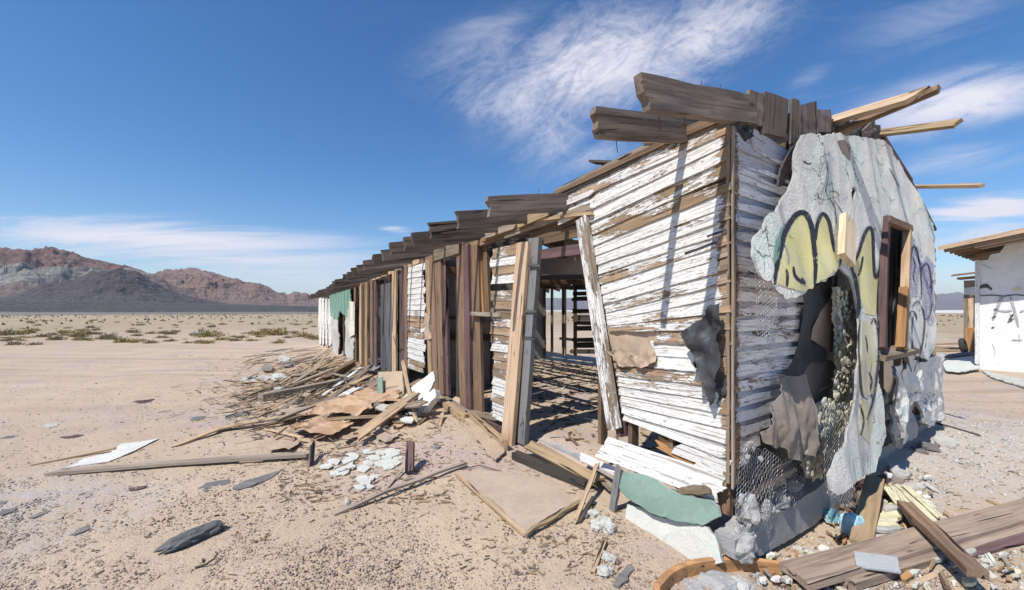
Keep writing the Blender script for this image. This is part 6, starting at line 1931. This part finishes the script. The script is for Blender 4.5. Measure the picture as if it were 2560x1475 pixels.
# -- laths strewn over the heap
for i in range(175):
    if i < 115:
        x, y = R.gauss(800, 110), R.gauss(988, 46)
    else:
        x, y = R.uniform(560, 1010), R.uniform(905, 1075)
    if y < 890 or y > 1100 or x > 1000 or x < 470:
        continue
    if 660 < x < 990 and 1000 < y < 1115 and R.random() < 0.85:
        continue
    k = 1 - (y - 900) / 400
    dxp = R.uniform(30, 105) * (0.7 + 0.5 * (y - 880) / 200)
    slope = R.gauss(-0.20, 0.20)
    z0, z1 = R.uniform(0.0, 0.06), R.uniform(0.02, 0.12)
    lie('lath', 'lath', 'thin weathered lath lying loose in the debris heap along the long wall', (x, y, z0), (x + dxp, y + slope * dxp, z1), R.uniform(0.03, 0.085), R.uniform(0.008, 0.02), R.choice(['grey', 'tan', 'grey', 'brown', 'tan', 'pale']),
        'loose laths in the debris heap', nx=4, rag=0.05, bend=R.uniform(-0.01, 0.02), wt=R.uniform(0.5, 1.2), up=Vector((R.uniform(-.4, .4), R.uniform(-.4, .4), 1)).normalized())
for i in range(22):
    x, y = R.uniform(600, 880), R.uniform(876, 925)
    dxp = R.uniform(30, 90)
    lie('lath', 'lath', 'thin lath lying on the sand by the far end of the long wall', (x, y, 0.0), (min(x + dxp, 884), y - dxp * R.uniform(0.03, 0.2), 0.04), 0.05, 0.015, R.choice(['grey', 'tan', 'dark']), 'laths by the far end of the wall', nx=3, rag=0.05)

# ------------------------------------------------------------------ fine litter, gravel, shrubs
def scatter_boxes(name, items, mats, kind='stuff'):
    vs, fs, mi = [], [], []
    for (p, d, w_, th, L, m_) in items:
        d = d.normalized()
        y = Vector((-d.y, d.x, 0)).normalized()
        z = d.cross(y) * -1
        i0 = len(vs)
        for a in (-0.5, 0.5):
            wv = w_ * (0.5 if a > 0 else 1)
            for (b, c) in ((-0.5, -0.5), (0.5, -0.5), (0.5, 0.5), (-0.5, 0.5)):
                vs.append(p + d * (a * L) + y * (b * wv) + UP * (c * th))
        for f in ((0, 3, 2, 1), (4, 5, 6, 7), (0, 1, 5, 4), (1, 2, 6, 5), (2, 3, 7, 6), (3, 0, 4, 7)):
            fs.append(tuple(i0 + k for k in f))
            mi.append(m_)
    me = bpy.data.meshes.new(name)
    me.from_pydata(vs, [], fs)
    for m_ in mats:
        me.materials.append(m_)
    me.polygons.foreach_set('material_index', np.array(mi, np.int32))
    o = link(name, me)
    o['kind'] = kind
    return o


items = []
for _ in range(5200):
    r_ = R.random() ** 1.3
    if r_ < 0.55:
        x, y = R.gauss(815, 130), R.gauss(985, 55)
    elif r_ < 0.72:
        x, y = R.uniform(700, 1130), R.uniform(1040, 1260)
    elif r_ < 0.8:
        x, y = R.uniform(100, 1000), R.uniform(960, 1450)
    elif r_ < 0.9:
        x, y = R.uniform(1130, 1560), R.uniform(1110, 1440)
    else:
        x, y = R.uniform(1950, 2560), R.uniform(1120, 1470)
    if y < 880 or (680 < x < 960 and 1010 < y < 1110 and R.random() < 0.8):
        continue
    p = onG(x, y)
    s_ = (p - C).dot(dR)
    if s_ > -0.05 and (p - C).dot(dL) > 0:
        continue
    L = R.uniform(0.03, 0.22) * (1.0 if r_ < 0.55 else 0.45 if r_ < 0.72 else 0.28)
    a = R.gauss(math.atan2(-dL.y, -dL.x) + 0.9, 0.7)
    items.append((p + UP * R.uniform(0.003, 0.10 if r_ < 0.55 else 0.01), Vector((math.cos(a), math.sin(a), R.uniform(-0.15, 0.25))), R.uniform(0.006, 0.03) * (1 if r_ < 0.55 else 0.5), R.uniform(0.003, 0.010), L, R.choice([0, 0, 1, 1, 2, 3] if r_ < 0.55 else [0, 1, 2])))
scatter_boxes('splinter_litter', items, [M_['grey'], M_['tan'], M_['brown'], M_['dark']])
items = []
for _ in range(1400):
    s_, t_ = R.uniform(0.2, 5.5), R.uniform(0.3, 10) 
    p = C + dR * s_ + dL * t_
    p.z = float(gz(p.x, p.y)) + R.uniform(0.0, 0.03)
    a = R.uniform(0, 6.28)
    items.append((p, Vector((math.cos(a), math.sin(a), R.uniform(-0.2, 0.3))), R.uniform(0.01, 0.05), R.uniform(0.006, 0.02), R.uniform(0.03, 0.25), R.choice([0, 1, 2, 3, 2])))
scatter_boxes('floor_litter', items, [M_['grey'], M_['tan'], M_['brown'], M_['chalk']])

rs = np.random.RandomState(77)


def pebbles(name, n, x, y, size, cols, mat_name):
    z = gz(x, y)
    z = z + np.where(np.hypot(x, y) < 25, 0.0, 0.0)
    base = np.array([(1, 0, 0), (0, 1, 0), (-1, 0, 0), (0, -1, 0), (0, 0, 1), (0, 0, -1)], float)
    tri = np.array([(0, 1, 4), (1, 2, 4), (2, 3, 4), (3, 0, 4), (1, 0, 5), (2, 1, 5), (3, 2, 5), (0, 3, 5)])
    n = len(x)
    an = rs.rand(n) * 6.28
    v = np.repeat(base[None], n, 0) * (1 + 0.5 * (rs.rand(n, 6, 1) - 0.5))
    v += (rs.rand(n, 6, 3) - 0.5) * 0.45
    v *= np.stack([size, size * (0.6 + 0.4 * rs.rand(n)), size * (0.35 + 0.35 * rs.rand(n))], -1)[:, None, :]
    c, s = np.cos(an)[:, None], np.sin(an)[:, None]
    vx = v[..., 0] * c - v[..., 1] * s + x[:, None]
    vy = v[..., 0] * s + v[..., 1] * c + y[:, None]
    vz = v[..., 2] + (z + size * 0.12)[:, None]
    co = np.stack([vx, vy, vz], -1).reshape(-1, 3)
    f = (tri[None] + (np.arange(n) * 6)[:, None, None]).reshape(-1, 3)
    me = bpy.data.meshes.new(name)
    me.vertices.add(len(co))
    me.vertices.foreach_set('co', co.ravel())
    me.loops.add(f.size)
    me.loops.foreach_set('vertex_index', f.ravel().astype(np.int32))
    me.polygons.add(len(f))
    me.polygons.foreach_set('loop_start', np.arange(0, f.size, 3, dtype=np.int32))
    me.update()
    at = me.color_attributes.new('tone', 'FLOAT_COLOR', 'POINT')
    cc = cols[rs.randint(0, len(cols), n)] * (0.7 + 0.55 * rs.rand(n, 1))
    cc = np.concatenate([cc, np.ones((n, 1))], 1)
    at.data.foreach_set('color', np.repeat(cc, 6, 0).ravel())
    m, t, bs = new_mat(mat_name, 0.9)
    set_in(t, bs, 'Base Color', t.n('ShaderNodeAttribute', attribute_name='tone').outputs['Color'])
    o = link(name, me, None, None, m)
    o['kind'] = 'stuff'
    return o


N = 90000
pxs = rs.rand(N) * 2900 - 150
pys = 860 + (rs.rand(N) ** 0.62) * 660
dep = F * EYE / (pys - HY)
X_, Y_ = (pxs - CX) / F * dep, dep
cl_ = fbm(X_ * 0.8, Y_ * 0.8, 4, 55)
s_ = (X_ - C.x) * dR.x + (Y_ - C.y) * dR.y
t_ = (X_ - C.x) * dL.x + (Y_ - C.y) * dL.y
keep = (rs.rand(N) < np.clip(0.5 + 0.9 * cl_, 0.12, 1)) & ~((s_ > 0) & (t_ > 0) & (rs.rand(N) < 0.5))
X_, Y_ = X_[keep], Y_[keep]
size = 0.0028 + 0.010 * rs.rand(len(X_)) ** 5 + 0.0006 * Y_
cols = np.array([(0.40, 0.32, 0.25), (0.30, 0.23, 0.18), (0.25, 0.195, 0.16), (0.36, 0.29, 0.25), (0.50, 0.43, 0.36), (0.27, 0.21, 0.20), (0.19, 0.15, 0.13), (0.40, 0.29, 0.235)])
pebbles('pebbles', 0, X_, Y_, size, cols, 'desert_pebbles')
N = 9000                                              # crushed plaster right of the gable and by the footing
X2 = np.concatenate([rs.normal(5.8, 1.6, N), rs.normal(2.6, 0.7, 1500)])
Y2 = np.concatenate([rs.normal(5.2, 1.5, N), rs.normal(2.75, 0.3, 1500)])
s2 = (X2 - C.x) * dR.x + (Y2 - C.y) * dR.y
t2 = (X2 - C.x) * dL.x + (Y2 - C.y) * dL.y
kp = ~((s2 > -0.1) & (s2 < 5.8) & (t2 > -0.12)) & (Y2 > 2.2)
X2, Y2 = X2[kp], Y2[kp]
cols2 = np.array([(0.50, 0.49, 0.47), (0.44, 0.43, 0.41), (0.48, 0.46, 0.42), (0.34, 0.33, 0.32), (0.46, 0.48, 0.44)])
pebbles('plaster_crumbs', 0, X2, Y2, 0.005 + 0.022 * rs.rand(len(X2)) ** 4, cols2, 'crushed_plaster')


def shrub_mesh(seed, n=420):
    r = random.Random(seed)
    vs, fs = [], []
    for i in range(n):
        a = r.uniform(0, 6.28)
        el = math.acos(r.uniform(0.02, 1.0))
        d = Vector((math.sin(el) * math.cos(a), math.sin(el) * math.sin(a), math.cos(el)))
        rr = r.uniform(0.35, 1.0) * (0.75 + 0.5 * noise.noise(d * 1.7 + Vector((seed, 0, 0))))
        p = Vector((d.x, d.y, d.z * 0.8)) * rr
        q = d * r.uniform(0.08, 0.2) + Vector((r.uniform(-.08, .08), r.uniform(-.08, .08), r.uniform(0, .12)))
        sd = q.cross(Vector((r.uniform(-1, 1), r.uniform(-1, 1), r.uniform(-1, 1)))).normalized() * r.uniform(0.02, 0.05)
        i0 = len(vs)
        vs += [p - sd, p + sd, p + q]
        fs.append((i0, i0 + 1, i0 + 2))
    for i in range(14):
        a = r.uniform(0, 6.28)
        d = Vector((math.cos(a) * 0.7, math.sin(a) * 0.7, r.uniform(0.3, 0.7)))
        i0 = len(vs)
        vs += [Vector((0.02, 0, -0.05)), Vector((-0.02, 0.02, -0.05)), d]
        fs.append((i0, i0 + 1, i0 + 2))
    me = bpy.data.meshes.new('desert_shrub')
    me.from_pydata(vs, [], fs)
    return me


def shrub_mat(name, c):
    m, t, bs = new_mat(name, 0.9)
    v, rnd = obj_coords(t)
    set_in(t, bs, 'Base Color', t.mix(t.noise(v, 5.0, 3), tuple(x * 0.7 for x in c), tuple(x * 1.25 for x in c)))
    return m


kinds = {'olive': (shrub_mat('olive_shrub', (0.32, 0.26, 0.11)), 'olive yellow rounded shrub growing on the gravel plain'),
         'dry': (shrub_mat('dry_shrub', (0.28, 0.22, 0.15)), 'dry grey brown shrub growing on the gravel plain')}
sm = {}
for k_, (mm, _) in kinds.items():
    sm[k_] = []
    for i in range(3):
        me = shrub_mesh(i + (10 if k_ == 'dry' else 0))
        me.materials.append(mm)
        sm[k_].append(me)
spots = [(20, 838, 1.1, 'dry'), (70, 833, 0.9, 'olive'), (30, 850, 0.6, 'olive'), (130, 838, 0.5, 'dry'), (165, 833, 0.8, 'olive'), (195, 842, 0.6, 'dry'), (215, 836, 0.9, 'olive'), (270, 848, 1.1, 'dry'), (312, 856, 0.7, 'olive'),
         (375, 858, 0.5, 'dry'), (408, 834, 0.7, 'dry'), (405, 845, 0.5, 'dry'), (440, 815, 0.5, 'dry'), (520, 842, 1.2, 'olive'), (500, 836, 0.7, 'dry'), (556, 850, 0.8, 'olive'), (648, 838, 1.0, 'olive'), (690, 838, 1.1, 'olive'), (720, 845, 0.5, 'dry'),
         (758, 842, 0.9, 'olive'), (780, 846, 0.6, 'dry'), (90, 862, 0.5, 'dry'), (35, 862, 0.5, 'dry'), (240, 826, 0.5, 'dry'), (330, 822, 0.4, 'dry'), (530, 818, 0.6, 'dry'), (590, 852, 0.6, 'dry'), (610, 834, 0.5, 'dry'), (470, 858, 0.4, 'dry'), (140, 850, 0.6, 'dry')]
for i in range(120):
    spots.append((R.uniform(-160, 800), 800 + 60 * R.random() ** 1.2, R.uniform(0.25, 0.7), R.choice(['dry', 'olive'])))
for (x, y, s_, k_) in spots:
    p = onG(x, y)
    sc_ = s_ * 0.72 * R.uniform(0.85, 1.2)
    p.z -= 0.05
    o = link('desert_shrub', R.choice(sm[k_]), Matrix.Translation(p) @ Matrix.Rotation(R.uniform(0, 6.28), 4, 'Z') @ Matrix.Diagonal((sc_ * 1.2, sc_ * 1.2, sc_ * R.uniform(0.65, 1.05), 1)))
    tag(o, kinds[k_][1], 'shrub', k_ + (' yellow' if k_ == 'olive' else ' brown') + ' shrubs on the plain')
o = lump('concrete_block', onG(514, 838) + UP * 0.1, (1.1, 0.35, 0.2), M_['stone'], None, 3, 3, 0.2)
tag(o, 'low grey concrete block lying on the plain before the largest olive shrub', 'block')
# far scrub that reads as specks
n = 1500
rr = 55 + 170 * rs.rand(n) ** 0.8
aa = np.radians(rs.rand(n) * 130 - 65)
vs, fs = [], []
for r_, a_ in zip(rr, aa):
    p = Vector((r_ * math.sin(a_), r_ * math.cos(a_), -0.25))
    if p.x > 10 and p.x / p.y > 0.9 and p.y < 40:
        continue
    h_ = R.uniform(0.10, 0.34)
    for k in range(7):
        b = R.uniform(0, 6.28)
        d = Vector((math.cos(b), math.sin(b), 0))
        i0 = len(vs)
        vs += [p + d * h_ * 0.9 + Vector((d.y, -d.x, 0)) * h_ * .5, p + d * h_ * 0.2 - Vector((d.y, -d.x, 0)) * h_ * .6, p + d * h_ * R.uniform(0, .6) + UP * (h_ * R.uniform(.6, 1.2) + 0.2)]
        fs.append((i0, i0 + 1, i0 + 2))
me = bpy.data.meshes.new('far_scrub')
me.from_pydata(vs, [], fs)
o = link('far_scrub', me, None, None, shrub_mat('far_scrub_leaf', (0.21, 0.17, 0.11)))
o['kind'] = 'stuff'
